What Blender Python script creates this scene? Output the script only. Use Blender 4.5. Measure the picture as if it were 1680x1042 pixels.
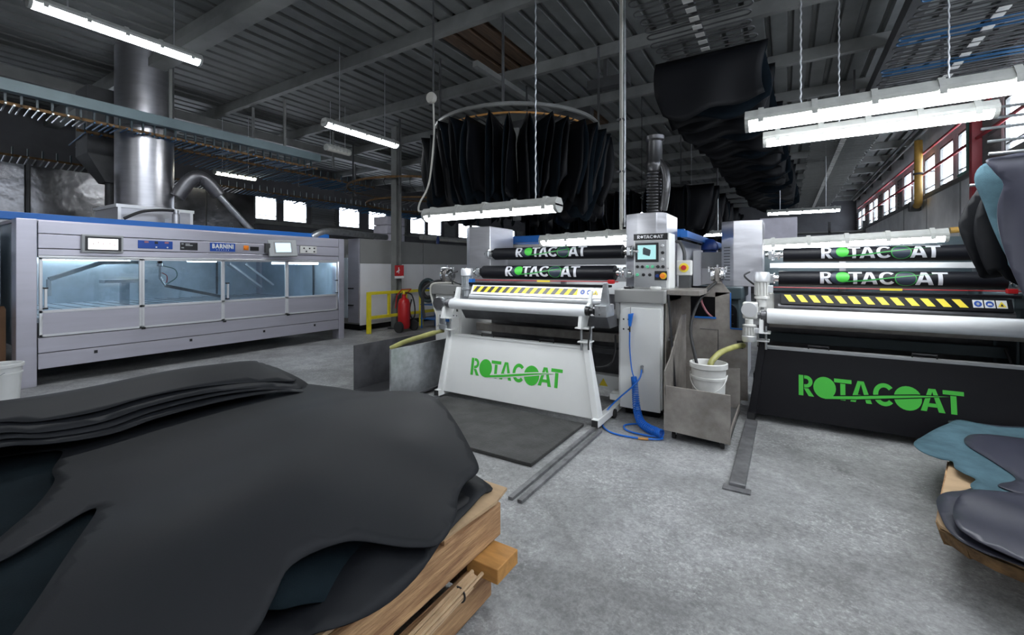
import bpy, math, random
import numpy as np
from mathutils import Vector, Matrix
from mathutils.geometry import delaunay_2d_cdt

for _o in list(bpy.data.objects): bpy.data.objects.remove(_o, do_unlink=True)
S = bpy.context.scene
COL = S.collection
PI = math.pi
R = math.radians
sin, cos = math.sin, math.cos

# ------------------------------------------------------------------ camera
cam_d = bpy.data.cameras.new('camera')
cam = bpy.data.objects.new('camera', cam_d); COL.objects.link(cam)
cam.location = (0, 0, 1.5)
cam.rotation_euler = (R(90), 0, R(31.83))
cam_d.sensor_fit = 'HORIZONTAL'; cam_d.sensor_width = 36.0
cam_d.lens = 36.0 * 725 / 1680
cam_d.shift_y = -81 / 1680
cam_d.clip_start = 0.05; cam_d.clip_end = 200
S.camera = cam

# ------------------------------------------------------------------ world: bright overcast sky
w = bpy.data.worlds.new('sky'); S.world = w; w.use_nodes = True
wn = w.node_tree.nodes
bg = wn['Background']
bg.inputs[0].default_value = (0.86, 0.90, 1.0, 1); bg.inputs[1].default_value = 11.0

# ------------------------------------------------------------------ view
vs = S.view_settings
vs.view_transform = 'Standard'; vs.look = 'None'; vs.gamma = 1.0; vs.use_curve_mapping = False
vs.exposure = 0.0
TUBE = 34.0           # brightness of the fluorescent diffusers

# ------------------------------------------------------------------ materials
MATS = {}
def _n(nt, t, **kw):
    n = nt.nodes.new(t)
    for k, v in kw.items(): setattr(n, k, v)
    return n
def mat(name, col, rough=0.5, metal=0.0, var=0.0, scale=6.0, bump=0.0, bscale=40.0, stretch=None, col2=None, spec=0.5, detail=5.0, rvar=0.0, emit=None, coat=0.0):
    m = bpy.data.materials.new(name); m.use_nodes = True
    nt = m.node_tree; b = nt.nodes['Principled BSDF']; L = nt.links
    b.inputs['Base Color'].default_value = (*col, 1); b.inputs['Roughness'].default_value = rough
    b.inputs['Metallic'].default_value = metal; b.inputs['Specular IOR Level'].default_value = spec
    if coat: b.inputs['Coat Weight'].default_value = coat
    if var or bump or col2 or rvar:
        tc = _n(nt, 'ShaderNodeTexCoord'); mp = _n(nt, 'ShaderNodeMapping')
        L.new(tc.outputs['Object'], mp.inputs[0])
        if stretch: mp.inputs['Scale'].default_value = stretch
    if var or col2:
        nz = _n(nt, 'ShaderNodeTexNoise'); nz.inputs['Scale'].default_value = scale; nz.inputs['Detail'].default_value = detail
        nz.inputs['Roughness'].default_value = 0.6
        L.new(mp.outputs[0], nz.inputs['Vector'])
        cr = _n(nt, 'ShaderNodeValToRGB')
        c2 = col2 if col2 else tuple(max(0, c*(1+var)) for c in col)
        c1 = col if col2 else tuple(max(0, c*(1-var)) for c in col)
        cr.color_ramp.elements[0].color = (*c1, 1); cr.color_ramp.elements[1].color = (*c2, 1)
        cr.color_ramp.elements[0].position = 0.32; cr.color_ramp.elements[1].position = 0.68
        L.new(nz.outputs[0], cr.inputs[0]); L.new(cr.outputs[0], b.inputs['Base Color'])
        if rvar:
            mr = _n(nt, 'ShaderNodeMapRange'); mr.inputs['To Min'].default_value = max(0.02, rough-rvar); mr.inputs['To Max'].default_value = min(1, rough+rvar)
            mr.inputs['From Min'].default_value = 0.3; mr.inputs['From Max'].default_value = 0.7
            L.new(nz.outputs[0], mr.inputs[0]); L.new(mr.outputs[0], b.inputs['Roughness'])
    if bump:
        n2 = _n(nt, 'ShaderNodeTexNoise'); n2.inputs['Scale'].default_value = bscale; n2.inputs['Detail'].default_value = 4
        L.new(mp.outputs[0], n2.inputs['Vector'])
        bp = _n(nt, 'ShaderNodeBump'); bp.inputs['Strength'].default_value = bump; bp.inputs['Distance'].default_value = 0.02
        L.new(n2.outputs[0], bp.inputs['Height']); L.new(bp.outputs[0], b.inputs['Normal'])
    if emit:
        b.inputs['Emission Color'].default_value = (*emit[0], 1); b.inputs['Emission Strength'].default_value = emit[1]
    MATS[name] = m
    return m

mat('roof_sheet', (0.140, 0.148, 0.146), 0.6, 0.0, var=0.25, scale=1.2)
mat('roof_brown', (0.085, 0.05, 0.028), 0.7, 0.0, var=0.5, scale=3, stretch=(8, .6, 1))
mat('steel_beam', (0.175, 0.18, 0.175), 0.55, 0.0, var=0.2, scale=2)
mat('dark_beam', (0.05, 0.052, 0.055), 0.6, 0.0, var=0.3, scale=3)
mat('blue_grey_beam', (0.13, 0.18, 0.20), 0.5, 0.0, var=0.15, scale=2)
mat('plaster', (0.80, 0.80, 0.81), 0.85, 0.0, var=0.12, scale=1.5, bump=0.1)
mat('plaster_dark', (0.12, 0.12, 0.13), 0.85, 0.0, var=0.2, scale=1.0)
mat('stainless', (0.50, 0.50, 0.53), 0.34, 1.0, var=0.08, scale=3, rvar=0.06, stretch=(1, 1, 6))
mat('booth_steel', (0.54, 0.53, 0.60), 0.36, 0.6, var=0.06, scale=2.0, rvar=0.05, stretch=(1, .3, 4))
mat('booth_inner', (0.56, 0.64, 0.71), 0.40, 0.35, var=0.22, scale=1.4, rvar=0.1)
mat('steel_worn', (0.44, 0.41, 0.38), 0.42, 0.6, col2=(0.24, 0.22, 0.20), scale=5, rvar=0.12, detail=9)
mat('steel_dark', (0.16, 0.16, 0.17), 0.4, 0.8, var=0.3, scale=4, rvar=0.1)
mat('galvanised', (0.48, 0.50, 0.52), 0.38, 0.9, var=0.18, scale=14)
mat('foil_panel', (0.15, 0.15, 0.155), 0.22, 1.0, var=0.3, scale=1.3, bump=0.9, bscale=1.6, rvar=0.1)
mat('chrome', (0.7, 0.7, 0.72), 0.15, 1.0)
mat('alu', (0.75, 0.76, 0.78), 0.35, 0.6)
mat('white_paint', (0.72, 0.73, 0.72), 0.38, 0.0, var=0.03, scale=2)
mat('white_dirty', (0.62, 0.62, 0.60), 0.5, 0.0, var=0.12, scale=6)
mat('oven_grey', (0.27, 0.27, 0.265), 0.5, 0.0, var=0.08, scale=1)
mat('oven_white', (0.82, 0.82, 0.85), 0.5, 0.0, var=0.05, scale=1)
mat('grey_cap', (0.26, 0.26, 0.255), 0.5, 0.0)
mat('grey_paint', (0.36, 0.37, 0.38), 0.45, 0.0)
mat('slate_paint', (0.035, 0.055, 0.065), 0.45, 0.0)
mat('black_paint', (0.0055, 0.0055, 0.0075), 0.42, 0.0, spec=0.22)
mat('black_plastic', (0.015, 0.015, 0.017), 0.35, 0.0)
mat('rubber', (0.02, 0.02, 0.021), 0.75, 0.0)
mat('black_sleeve', (0.0055, 0.006, 0.009), 0.45, 0.0, spec=0.25)
mat('logo_green', (0.055, 0.47, 0.045), 0.45, 0.0)
mat('logo_green_dark', (0.03, 0.27, 0.05), 0.45, 0.0)
mat('logo_silver', (0.55, 0.56, 0.60), 0.45, 0.0)
mat('logo_slate', (0.022, 0.032, 0.052), 0.4, 0.0)
mat('roller_white', (0.80, 0.82, 0.84), 0.30, 0.0, coat=0.3)
mat('yellow', (0.80, 0.62, 0.04), 0.5, 0.0)
mat('rail_yellow', (0.78, 0.66, 0.03), 0.45, 0.0, var=0.08, scale=8)
mat('ochre_pipe', (0.42, 0.25, 0.05), 0.5, 0.0, var=0.2, scale=4)
mat('orange', (0.85, 0.25, 0.02), 0.4, 0.0)
mat('red', (0.45, 0.012, 0.015), 0.35, 0.0)
mat('red_pipe', (0.35, 0.02, 0.03), 0.45, 0.0)
mat('green_pipe', (0.10, 0.24, 0.20), 0.5, 0.0)
mat('blue', (0.012, 0.12, 0.42), 0.4, 0.0)
mat('sign_blue', (0.012, 0.07, 0.36), 0.4, 0.0)
mat('hose_blue', (0.01, 0.14, 0.58), 0.35, 0.0)
mat('motor_blue', (0.01, 0.04, 0.20), 0.4, 0.0)
mat('rod_blue', (0.01, 0.09, 0.22), 0.4, 0.2)
mat('hose_olive', (0.36, 0.35, 0.12), 0.45, 0.0, var=0.25, scale=9)
mat('hose_clear', (0.42, 0.16, 0.18), 0.3, 0.0)
mat('cable_white', (0.45, 0.44, 0.40), 0.6, 0.0)
mat('leather_top', (0.0085, 0.0098, 0.0125), 0.58, 0.0, bump=0.05, bscale=260, var=0.06, scale=2, spec=0.22)
mat('leather_violet', (0.032, 0.033, 0.050), 0.43, 0.0, bump=0.05, bscale=260, var=0.08, scale=4, spec=0.45)
mat('suede_teal', (0.006, 0.011, 0.0145), 0.95, 0.0, bump=0.15, bscale=180, var=0.2, scale=6, spec=0.1)
mat('suede_blue', (0.065, 0.118, 0.145), 0.95, 0.0, bump=0.15, bscale=160, var=0.22, scale=7, spec=0.1)
mat('hide_dark', (0.0026, 0.0032, 0.005), 0.55, 0.0, spec=0.24, var=0.15, scale=2)
mat('hide_suede', (0.005, 0.009, 0.0135), 0.95, 0.0, spec=0.1, var=0.3, scale=5)
mat('cardboard', (0.42, 0.29, 0.17), 0.85, 0.0, var=0.14, scale=4, stretch=(1, 3, 1))
mat('cardboard_brown', (0.16, 0.085, 0.045), 0.85, 0.0, var=0.15, scale=3)
mat('wood', (0.20, 0.09, 0.04), 0.7, 0.0, col2=(0.55, 0.34, 0.17), scale=4, stretch=(8, .8, 8), bump=0.35, bscale=18)
mat('wood_orange', (0.45, 0.22, 0.06), 0.65, 0.0, var=0.2, scale=5, stretch=(1.5, 6, 6))
mat('wood_dark', (0.15, 0.085, 0.035), 0.85, 0.0, var=0.5, scale=14, bump=0.6, bscale=30)
mat('mat_rubber', (0.042, 0.042, 0.041), 0.8, 0.0, var=0.35, scale=5, bump=0.3, bscale=60)
mat('rail_steel', (0.22, 0.22, 0.23), 0.42, 0.7, var=0.35, scale=9)
mat('floor_tape', (0.40, 0.32, 0.08), 0.8, 0.0, var=0.3, scale=8)
mat('diffuser', (0.9, 0.9, 0.9), 0.4, emit=((0.93, 0.97, 1.0), TUBE))
mat('diffuser_bright', (0.9, 0.9, 0.9), 0.4, emit=((0.93, 0.97, 1.0), TUBE*2.2))
mat('duct_dark', (0.10, 0.10, 0.105), 0.32, 0.85, var=0.25, scale=5)
mat('diffuser_far', (0.9, 0.9, 0.8), 0.4, emit=((1.0, 0.97, 0.78), TUBE*0.35))
mat('diffuser_off', (0.55, 0.55, 0.5), 0.5)
mat('bulb', (0.9, 0.9, 0.9), 0.4, emit=((0.9, 0.95, 1.0), 20))
mat('booth_tube', (0.9, 0.9, 0.9), 0.4, emit=((0.85, 0.95, 1.0), 24))
mat('screen_white', (0.8, 0.8, 0.8), 0.3, emit=((0.95, 0.96, 1.0), 0.9))
mat('screen_teal', (0.3, 0.5, 0.5), 0.3, emit=((0.45, 0.85, 0.86), 0.55))
mat('screen_pale', (0.5, 0.6, 0.7), 0.3, emit=((0.72, 0.86, 1.0), 0.75))
mat('lamp_green', (0.10, 0.45, 0.25), 0.3, emit=((0.2, 0.9, 0.5), 0.15))
mat('housing', (0.42, 0.43, 0.41), 0.55, 0.0, var=0.12, scale=8)
mat('wrap_white', (0.62, 0.60, 0.68), 0.5, 0.0, var=0.1, scale=5)

def floor_mat():
    m = bpy.data.materials.new('concrete'); m.use_nodes = True
    nt = m.node_tree; L = nt.links; b = nt.nodes['Principled BSDF']
    tc = _n(nt, 'ShaderNodeTexCoord')
    def noise(sc, det=6, ro=0.6, dist=0.0):
        n = _n(nt, 'ShaderNodeTexNoise'); n.inputs['Scale'].default_value = sc; n.inputs['Detail'].default_value = det
        n.inputs['Roughness'].default_value = ro; n.inputs['Distortion'].default_value = dist
        L.new(tc.outputs['Object'], n.inputs['Vector']); return n
    def ramp(src, p0, c0, p1, c1):
        r = _n(nt, 'ShaderNodeValToRGB'); e = r.color_ramp.elements
        e[0].position = p0; e[0].color = (*c0, 1); e[1].position = p1; e[1].color = (*c1, 1)
        L.new(src, r.inputs[0]); return r
    def mix(a, bb, fac, mode='MULTIPLY'):
        x = _n(nt, 'ShaderNodeMixRGB', blend_type=mode); x.inputs[0].default_value = fac
        L.new(a, x.inputs[1]); L.new(bb, x.inputs[2]); return x
    base = ramp(noise(0.9, 9, 0.7, 0.5).outputs[0], 0.3, (0.26, 0.265, 0.27), 0.70, (0.50, 0.505, 0.51))
    sp = ramp(noise(26, 9, 0.8, 0.3).outputs[0], 0.38, (0.50, 0.50, 0.50), 0.60, (1.0, 1.0, 1.0))
    md = ramp(noise(3.6, 8, 0.72, 0.5).outputs[0], 0.34, (0.66, 0.66, 0.66), 0.64, (1.06, 1.06, 1.06))
    msk = ramp(noise(1.7, 5, 0.6, 0.8).outputs[0], 0.42, (0, 0, 0), 0.62, (1, 1, 1))
    wt0 = ramp(noise(40, 8, 0.8, 0.4).outputs[0], 0.50, (0, 0, 0), 0.64, (0.24, 0.24, 0.24))
    wt = mix(wt0.outputs[0], msk.outputs[0], 1.0)
    st = ramp(noise(0.45, 6, 0.65, 1.4).outputs[0], 0.36, (0.52, 0.51, 0.50), 0.56, (1, 1, 1))
    fine = ramp(noise(80, 4, 0.75).outputs[0], 0.3, (0.72, 0.72, 0.72), 0.7, (1.10, 1.10, 1.10))
    x = mix(base.outputs[0], sp.outputs[0], 0.70); x = mix(x.outputs[0], md.outputs[0], 0.9); x = mix(x.outputs[0], wt.outputs[0], 1.0, 'ADD'); x = mix(x.outputs[0], st.outputs[0], 0.75); x = mix(x.outputs[0], fine.outputs[0], 0.85)
    L.new(x.outputs[0], b.inputs['Base Color'])
    rr = _n(nt, 'ShaderNodeMapRange'); rr.inputs['To Min'].default_value = 0.38; rr.inputs['To Max'].default_value = 0.75
    L.new(noise(2.0).outputs[0], rr.inputs[0]); L.new(rr.outputs[0], b.inputs['Roughness'])
    bp = _n(nt, 'ShaderNodeBump'); bp.inputs['Strength'].default_value = 0.25; bp.inputs['Distance'].default_value = 0.01
    L.new(noise(45, 5).outputs[0], bp.inputs['Height']); L.new(bp.outputs[0], b.inputs['Normal'])
    MATS['concrete'] = m
floor_mat()
def glass_mat(name, tint, gloss):
    m = bpy.data.materials.new(name); m.use_nodes = True
    nt = m.node_tree; nt.nodes.clear()
    o = _n(nt, 'ShaderNodeOutputMaterial'); t = _n(nt, 'ShaderNodeBsdfTransparent'); g = _n(nt, 'ShaderNodeBsdfGlossy')
    t.inputs[0].default_value = (*tint, 1); g.inputs['Roughness'].default_value = 0.03
    x = _n(nt, 'ShaderNodeMixShader'); x.inputs[0].default_value = gloss; nt.links.new(t.outputs[0], x.inputs[1]); nt.links.new(g.outputs[0], x.inputs[2])
    nt.links.new(x.outputs[0], o.inputs[0]); MATS[name] = m
glass_mat('glass', (0.95, 0.97, 0.98), 0.03)
glass_mat('booth_glass', (0.84, 0.91, 0.95), 0.07)

# ------------------------------------------------------------------ mesh builder
OFF = {}
class MB:
    def __init__(s): s.v = []; s.f = []
    def add(s, vs, fs):
        k = len(s.v); s.v += [tuple(p) for p in vs]; s.f += [tuple(i+k for i in q) for q in fs]; return s
    def box(s, x0, x1, y0, y1, z0, z1, M=None):
        vs = [(x, y, z) for z in (z0, z1) for y in (y0, y1) for x in (x0, x1)]
        if M: vs = [M @ Vector(p) for p in vs]
        return s.add(vs, [(0,2,3,1),(4,5,7,6),(0,1,5,4),(2,6,7,3),(0,4,6,2),(1,3,7,5)])
    def hexa(s, b4, t4):      # bottom four corners and top four, same order
        return s.add(list(b4)+list(t4), [(3,2,1,0),(4,5,6,7),(0,1,5,4),(1,2,6,5),(2,3,7,6),(3,0,4,7)])
    def bar(s, p, q, wd, ht=None, up=(0,0,1)):
        p = Vector(p); q = Vector(q); ht = ht or wd
        d = (q-p).normalized(); u = Vector(up)
        if abs(d.dot(u)) > 0.98: u = Vector((1,0,0))
        a = d.cross(u).normalized()*wd/2; b = a.cross(d).normalized()*ht/2
        return s.hexa([p-a-b, p+a-b, p+a+b, p-a+b], [q-a-b, q+a-b, q+a+b, q-a+b])
    def cyl(s, p, q, r, r2=None, n=20, caps=True):
        p = Vector(p); q = Vector(q); r2 = r if r2 is None else r2
        d = (q-p).normalized(); u = Vector((0,0,1)) if abs(d.z) < 0.9 else Vector((1,0,0))
        a = d.cross(u).normalized(); b = a.cross(d)
        vs = [p+(a*cos(2*PI*i/n)+b*sin(2*PI*i/n))*r for i in range(n)]+[q+(a*cos(2*PI*i/n)+b*sin(2*PI*i/n))*r2 for i in range(n)]
        fs = [(i, (i+1) % n, n+(i+1) % n, n+i) for i in range(n)]
        if caps: fs += [tuple(range(n-1, -1, -1)), tuple(range(n, 2*n))]
        return s.add(vs, fs)
    def tube(s, pts, r, n=8, closed=False):
        P = [Vector(p) for p in pts]; m = len(P); vs = []
        prev = None
        for i in range(m):
            t = (P[(i+1) % m]-P[i-1]) if closed else (P[min(i+1, m-1)]-P[max(i-1, 0)])
            t.normalize()
            if prev is None:
                u = Vector((0,0,1)) if abs(t.z) < 0.9 else Vector((1,0,0)); a = t.cross(u).normalized()
            else:
                a = prev-t*prev.dot(t); a.normalize()
            prev = a.copy(); b = t.cross(a)
            rr = r[i] if isinstance(r, (list, tuple)) else r
            vs += [P[i]+(a*cos(2*PI*k/n)+b*sin(2*PI*k/n))*rr for k in range(n)]
        fs = []
        for i in range(m if closed else m-1):
            j = (i+1) % m
            fs += [(i*n+k, i*n+(k+1) % n, j*n+(k+1) % n, j*n+k) for k in range(n)]
        if not closed: fs += [tuple(range(n-1, -1, -1)), tuple((m-1)*n+k for k in range(n))]
        return s.add(vs, fs)
    def lathe(s, prof, org, axis='z', n=28):   # prof: (radius, height)
        o = Vector(org); vs = []
        for (r, h) in prof:
            for k in range(n):
                a = 2*PI*k/n
                q = (r*cos(a), r*sin(a), h)
                if axis == 'x': q = (h, r*cos(a), r*sin(a))
                if axis == 'y': q = (r*cos(a), h, r*sin(a))
                vs.append(o+Vector(q))
        m = len(prof); fs = [(i*n+k, i*n+(k+1) % n, (i+1)*n+(k+1) % n, (i+1)*n+k) for i in range(m-1) for k in range(n)]
        if prof[0][0] > 1e-6: fs.append(tuple(range(n-1, -1, -1)))
        if prof[-1][0] > 1e-6: fs.append(tuple((m-1)*n+k for k in range(n)))
        return s.add(vs, fs)
    def prism(s, poly, axis, a, b):            # 2-d outline pushed along an axis from a to b
        def P(u, v, t): return {'x': (t, u, v), 'y': (u, t, v), 'z': (u, v, t)}[axis]
        n = len(poly)
        vs = [P(u, v, a) for u, v in poly]+[P(u, v, b) for u, v in poly]
        fs = [(i, (i+1) % n, n+(i+1) % n, n+i) for i in range(n)]+[tuple(range(n-1, -1, -1)), tuple(range(n, 2*n))]
        return s.add(vs, fs)
    def o(s, name, m, parent=None, smooth=False, bevel=0, label=None, local=False, solid=0, auto=None, segs=2):
        me = bpy.data.meshes.new(name)
        vs = s.v
        ob_loc = Vector((0,0,0))
        if parent is not None:
            if not local:
                off = OFF.get(parent.name, Vector((0,0,0)))
                vs = [Vector(p)-off for p in vs]
        elif not local:
            A = np.array(vs); lo = A.min(0); hi = A.max(0)
            ob_loc = Vector(((lo[0]+hi[0])/2, (lo[1]+hi[1])/2, lo[2]))
            vs = [Vector(p)-ob_loc for p in vs]
        me.from_pydata([tuple(p) for p in vs], [], s.f); me.update()
        me.materials.append(MATS[m] if isinstance(m, str) else m)
        ob = bpy.data.objects.new(name, me); COL.objects.link(ob)
        ob.location = ob_loc
        if parent is not None:
            ob.parent = parent; OFF[ob.name] = OFF.get(parent.name, Vector((0,0,0)))
        else: OFF[ob.name] = ob_loc.copy()
        fix_normals(me)
        if smooth:
            me.polygons.foreach_set('use_smooth', [True]*len(me.polygons))
            if smooth != 'all': me.set_sharp_from_angle(angle=R(38))
        if solid:
            md = ob.modifiers.new('thickness', 'SOLIDIFY'); md.thickness = solid; md.offset = 0
        if bevel:
            md = ob.modifiers.new('bevel', 'BEVEL'); md.width = bevel; md.segments = segs; md.limit_method = 'ANGLE'; md.angle_limit = R(40)
        if label: ob['label'] = label
        return ob
import bmesh
def fix_normals(me):
    bm = bmesh.new(); bm.from_mesh(me); bmesh.ops.recalc_face_normals(bm, faces=bm.faces); bm.to_mesh(me); bm.free()
def tag(o, label, cat, group=None):
    o['label'] = label; o['category'] = cat
    if group: o['group'] = group
    return o
def thing(name, label, cat, loc=(0,0,0), group=None, rz=0):
    o = bpy.data.objects.new(name, None); COL.objects.link(o); o.empty_display_size = 0.1
    o.location = loc; o.rotation_euler = (0, 0, rz); OFF[o.name] = Vector(loc)
    return tag(o, label, cat, group)
def struct(o): o['kind'] = 'structure'; return o
def dup(root, loc, rz=None, label=None, group=None, parent=None):
    r = root.copy(); COL.objects.link(r); r.location = loc
    if rz is not None: r.rotation_euler = (0, 0, rz)
    if label: r['label'] = label
    if group: r['group'] = group
    for ch in list(root.children):
        c = ch.copy(); COL.objects.link(c); c.parent = r
        for g in ch.children:
            d = g.copy(); COL.objects.link(d); d.parent = c
    return r
def piece(src, parent, loc):          # a further alike piece that shares its mesh
    c = src.copy(); COL.objects.link(c); c.parent = parent; c.location = loc; return c
def B(*a): return MB().box(*a)
def Cy(*a, **k): return MB().cyl(*a, **k)
def smooth_path(pts, n=8):
    P = [Vector(p) for p in pts]; out = []
    for i in range(len(P)-1):
        a = P[max(i-1, 0)]; b = P[i]; c = P[i+1]; d = P[min(i+2, len(P)-1)]
        for k in range(n):
            t = k/n
            out.append(0.5*((2*b)+(c-a)*t+(2*a-5*b+4*c-d)*t*t+(3*b-a-3*c+d)*t**3))
    out.append(P[-1]); return out
def smooth_loop(pts, n=6):
    P = [Vector((*p, 0)) for p in pts]; out = []; m = len(P)
    for i in range(m):
        a = P[i-1]; b = P[i]; c = P[(i+1) % m]; d = P[(i+2) % m]
        for k in range(n):
            t = k/n
            q = 0.5*((2*b)+(c-a)*t+(2*a-5*b+4*c-d)*t*t+(3*b-a-3*c+d)*t**3)
            out.append((q.x, q.y))
    return out
def rrect(x0, x1, y0, y1, r, n=5, corners=(1,1,1,1)):
    out = []
    for i, (cx, cy, a0) in enumerate([(x0, y0, 180), (x1, y0, 270), (x1, y1, 0), (x0, y1, 90)]):
        if not corners[i]: out.append((cx, cy)); continue
        ox = cx+r if cx == x0 else cx-r; oy = cy+r if cy == y0 else cy-r
        for k in range(n+1):
            a = R(a0+90*k/n); out.append((ox+r*cos(a), oy+r*sin(a)))
    return out
def fill_outline(poly, step):
    """triangles inside a 2-d outline, with inner points on a grid"""
    A = np.array(poly); x0, y0 = A.min(0); x1, y1 = A.max(0)
    pts = [Vector(p) for p in poly]; n = len(pts)
    xs = A[:, 0]; ys = A[:, 1]; xr = np.roll(xs, -1); yr = np.roll(ys, -1)
    ex, ey = xr-xs, yr-ys; L2 = ex*ex+ey*ey+1e-12
    for x in np.arange(x0+step/2, x1, step):
        for y in np.arange(y0+step/2, y1, step):
            c = ((ys > y) != (yr > y))
            if not c.any(): continue
            t = xs[c]+(y-ys[c])/(yr[c]-ys[c])*(xr[c]-xs[c])
            if (t > x).sum() % 2 == 0: continue
            k = np.clip(((x-xs)*ex+(y-ys)*ey)/L2, 0, 1)
            if ((xs+k*ex-x)**2+(ys+k*ey-y)**2).min() < (0.35*step)**2: continue
            pts.append(Vector((x, y)))
    r = delaunay_2d_cdt(pts, [], [list(range(n))], 1, 1e-6)
    return [tuple(p) for p in r[0]], [tuple(f) for f in r[2]]
# ================================================================== the hall
XL, XR, Y0, Y1, ZC = -15.0, 3.2, -6.0, 30.0, 5.2
fl = struct(B(XL-.2, XR+.2, Y0-.2, Y1+.2, -.12, 0).o('floor', 'concrete'))
fl['label'] = 'stained grey concrete floor of the hall'
ceil = struct(B(XL-.2, XR+.2, Y0-.2, Y1+.2, ZC+.10, ZC+.25).o('ceiling', 'dark_beam'))
# ribbed roof sheets, three ribs each, hung below the slab
def roof_sheet_mb(ln, wd=0.9):
    m = MB(); prof = []
    for k in range(3):
        a = k*0.3
        prof += [(a, 0), (a+.205, 0), (a+.225, .055), (a+.275, .055)]
    prof.append((0.895, 0))
    n = len(prof); vs = []; fs = []
    for y in (0, ln):
        vs += [(x, y, z) for x, z in prof]
        vs += [(x, y, z+.008) for x, z in prof]
    for i in range(n-1):
        fs += [(i, i+1, 2*n+i+1, 2*n+i), (n+i, 3*n+i, 3*n+i+1, n+i+1), (i, n+i, n+i+1, i+1), (2*n+i, 2*n+i+1, 3*n+i+1, 3*n+i)]
    fs += [(0, 2*n, 3*n, n), (n-1, 2*n-1, 4*n-1, 3*n-1)]
    return m.add(vs, fs)
PUR = [1.2+1.95*i for i in range(-3, 15)]
rng = random.Random(4)
coff = OFF[ceil.name]
src_g = roof_sheet_mb(3.88).o('roof_sheet', 'roof_sheet', ceil, local=True)
src_h = roof_sheet_mb(1.93).o('roof_sheet', 'roof_sheet', ceil, local=True)
src_b = roof_sheet_mb(1.93).o('roof_sheet', 'roof_brown', ceil, local=True, label='brown stained roof sheet')
used = {}
def put_sheet(s, x, y):
    loc = Vector((x, y, ZC+rng.uniform(-.004, .004)))-coff
    if s.name not in used: s.location = loc; used[s.name] = 1
    else: piece(s, ceil, loc)
for j in range(9):
    y = PUR[0]+j*3.9
    for i in range(21):
        x = XL+i*0.9-.5
        brown = []
        if abs(y-(PUR[0]+3.9*2)) < .1 and abs(x+4.7) < .46: brown = [1]
        if abs(y-(PUR[0]+3.9*3)) < .1 and abs(x+4.7) < .46: brown = [1]
        if brown:
            put_sheet(src_h, x, y); put_sheet(src_b, x, y+1.95)
        else: put_sheet(src_g, x, y)
# purlins (lipped channels) along x, carried by two long beams
pm = MB(); pw = XR-XL
pm.prism([(-.05, 0), (.05, 0), (.05, .03), (.02, .03), (.02, .17), (.05, .17), (.05, .2), (-.05, .2)], 'x', 0, pw)
src_p = pm.o('purlin', 'steel_beam', ceil, local=True)
for i, y in enumerate(PUR):
    if y > Y1: continue
    loc = Vector((XL, y, ZC-.2))-coff
    if i == 0: src_p.location = loc
    else: piece(src_p, ceil, loc)
for bx_, nm, bw in ((-4.46, 'long_beam', .10), (1.42, 'long_beam', .2), (-11.5, 'long_beam', .2)):
    B(bx_-bw/2, bx_+bw/2, Y0 if bx_ != -4.46 else 6.0, Y1, ZC-.2-bw, ZC-.2).o(nm, 'steel_beam' if bx_ != 1.42 else 'dark_beam', ceil)
# heavy rafter over the booth
B(XL, -1.0, 3.05, 3.3, ZC-.34, ZC-.2).o('rafter', 'steel_beam', ceil)
MB().bar((-5.3, 8.6, 4.72), (-3.4, 8.6, 4.72), .2, .2).o('rafter', 'dark_beam', ceil)
MB().bar((-2.9, 7.2, 4.62), (-2.2, 7.2, 4.62), .18, .16).bar((-2.6, 7.2, 4.62), (-2.6, 7.2, 5.1), .06).o('bracket', 'dark_beam', ceil)

# walls with a strip of windows under the eaves
def window_wall(xs, xo, name, units, z0, z1, m_low, m_up):
    """units: (y0, y1, kind) with kind window or louvre; the rest is solid"""
    a, b = min(xs, xo), max(xs, xo)
    wall = MB().box(a, b, Y0-.2, Y1+.2, 0, z0).box(a, b, Y0-.2, Y1+.2, z1, ZC+.25)
    y = Y0-.2
    for u in units+[(Y1+.2, Y1+.2, '')]:
        if u[0]-y > .01: wall.box(a, b, y, u[0], z0, z1)
        y = u[1]
    return struct(wall.o(name, m_low))
lu = []; y = -5.2
lu = [(7.95, 8.75, 'w'), (8.92, 9.88, 'w'), (10.0, 11.1, 'l'), (11.2, 12.25, 'w'), (12.65, 13.7, 'w'), (13.85, 14.9, 'l')]
y = 15.1
while y < 28: lu += [(y, y+1.05, 'w'), (y+1.2, y+2.25, 'w'), (y+2.4, y+3.4, 'l')]; y += 3.6
lu = [(-4.6, -3.5, 'w'), (-3.3, -2.2, 'w'), (-1.0, .1, 'w'), (.3, 1.4, 'w'), (4.0, 5.1, 'w'), (5.3, 6.4, 'w')]+lu
ZL0, ZL1 = 3.12, 3.95
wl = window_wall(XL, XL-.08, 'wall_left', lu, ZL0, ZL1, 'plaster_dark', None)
ru = []; y = -5.4
while y < 10.0: ru += [(y, y+1.15, 'w'), (y+1.3, y+2.45, 'w')]; y += 3.0
ru = [u for u in ru if u[1] < 9.6]+[(9.7, 11.0, 'w'), (11.1, 12.3, 'l'), (12.5, 13.45, 'w'), (13.75, 14.8, 'w'), (15.2, 16.2, 'w')]
y = 16.5
while y < 28.5: ru += [(y, y+1.0, 'w'), (y+1.2, y+2.2, 'w'), (y+2.4, y+3.2, 'l')]; y += 3.5
ZR0, ZR1 = 3.47, 4.45
wr = window_wall(XR, XR+.08, 'wall_right', ru, ZR0, ZR1, 'plaster', None)
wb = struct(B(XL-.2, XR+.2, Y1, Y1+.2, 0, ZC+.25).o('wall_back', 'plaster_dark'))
wf = struct(B(XL-.2, XR+.2, Y0-.2, Y0, 0, ZC+.25).o('wall_front', 'plaster'))
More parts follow.
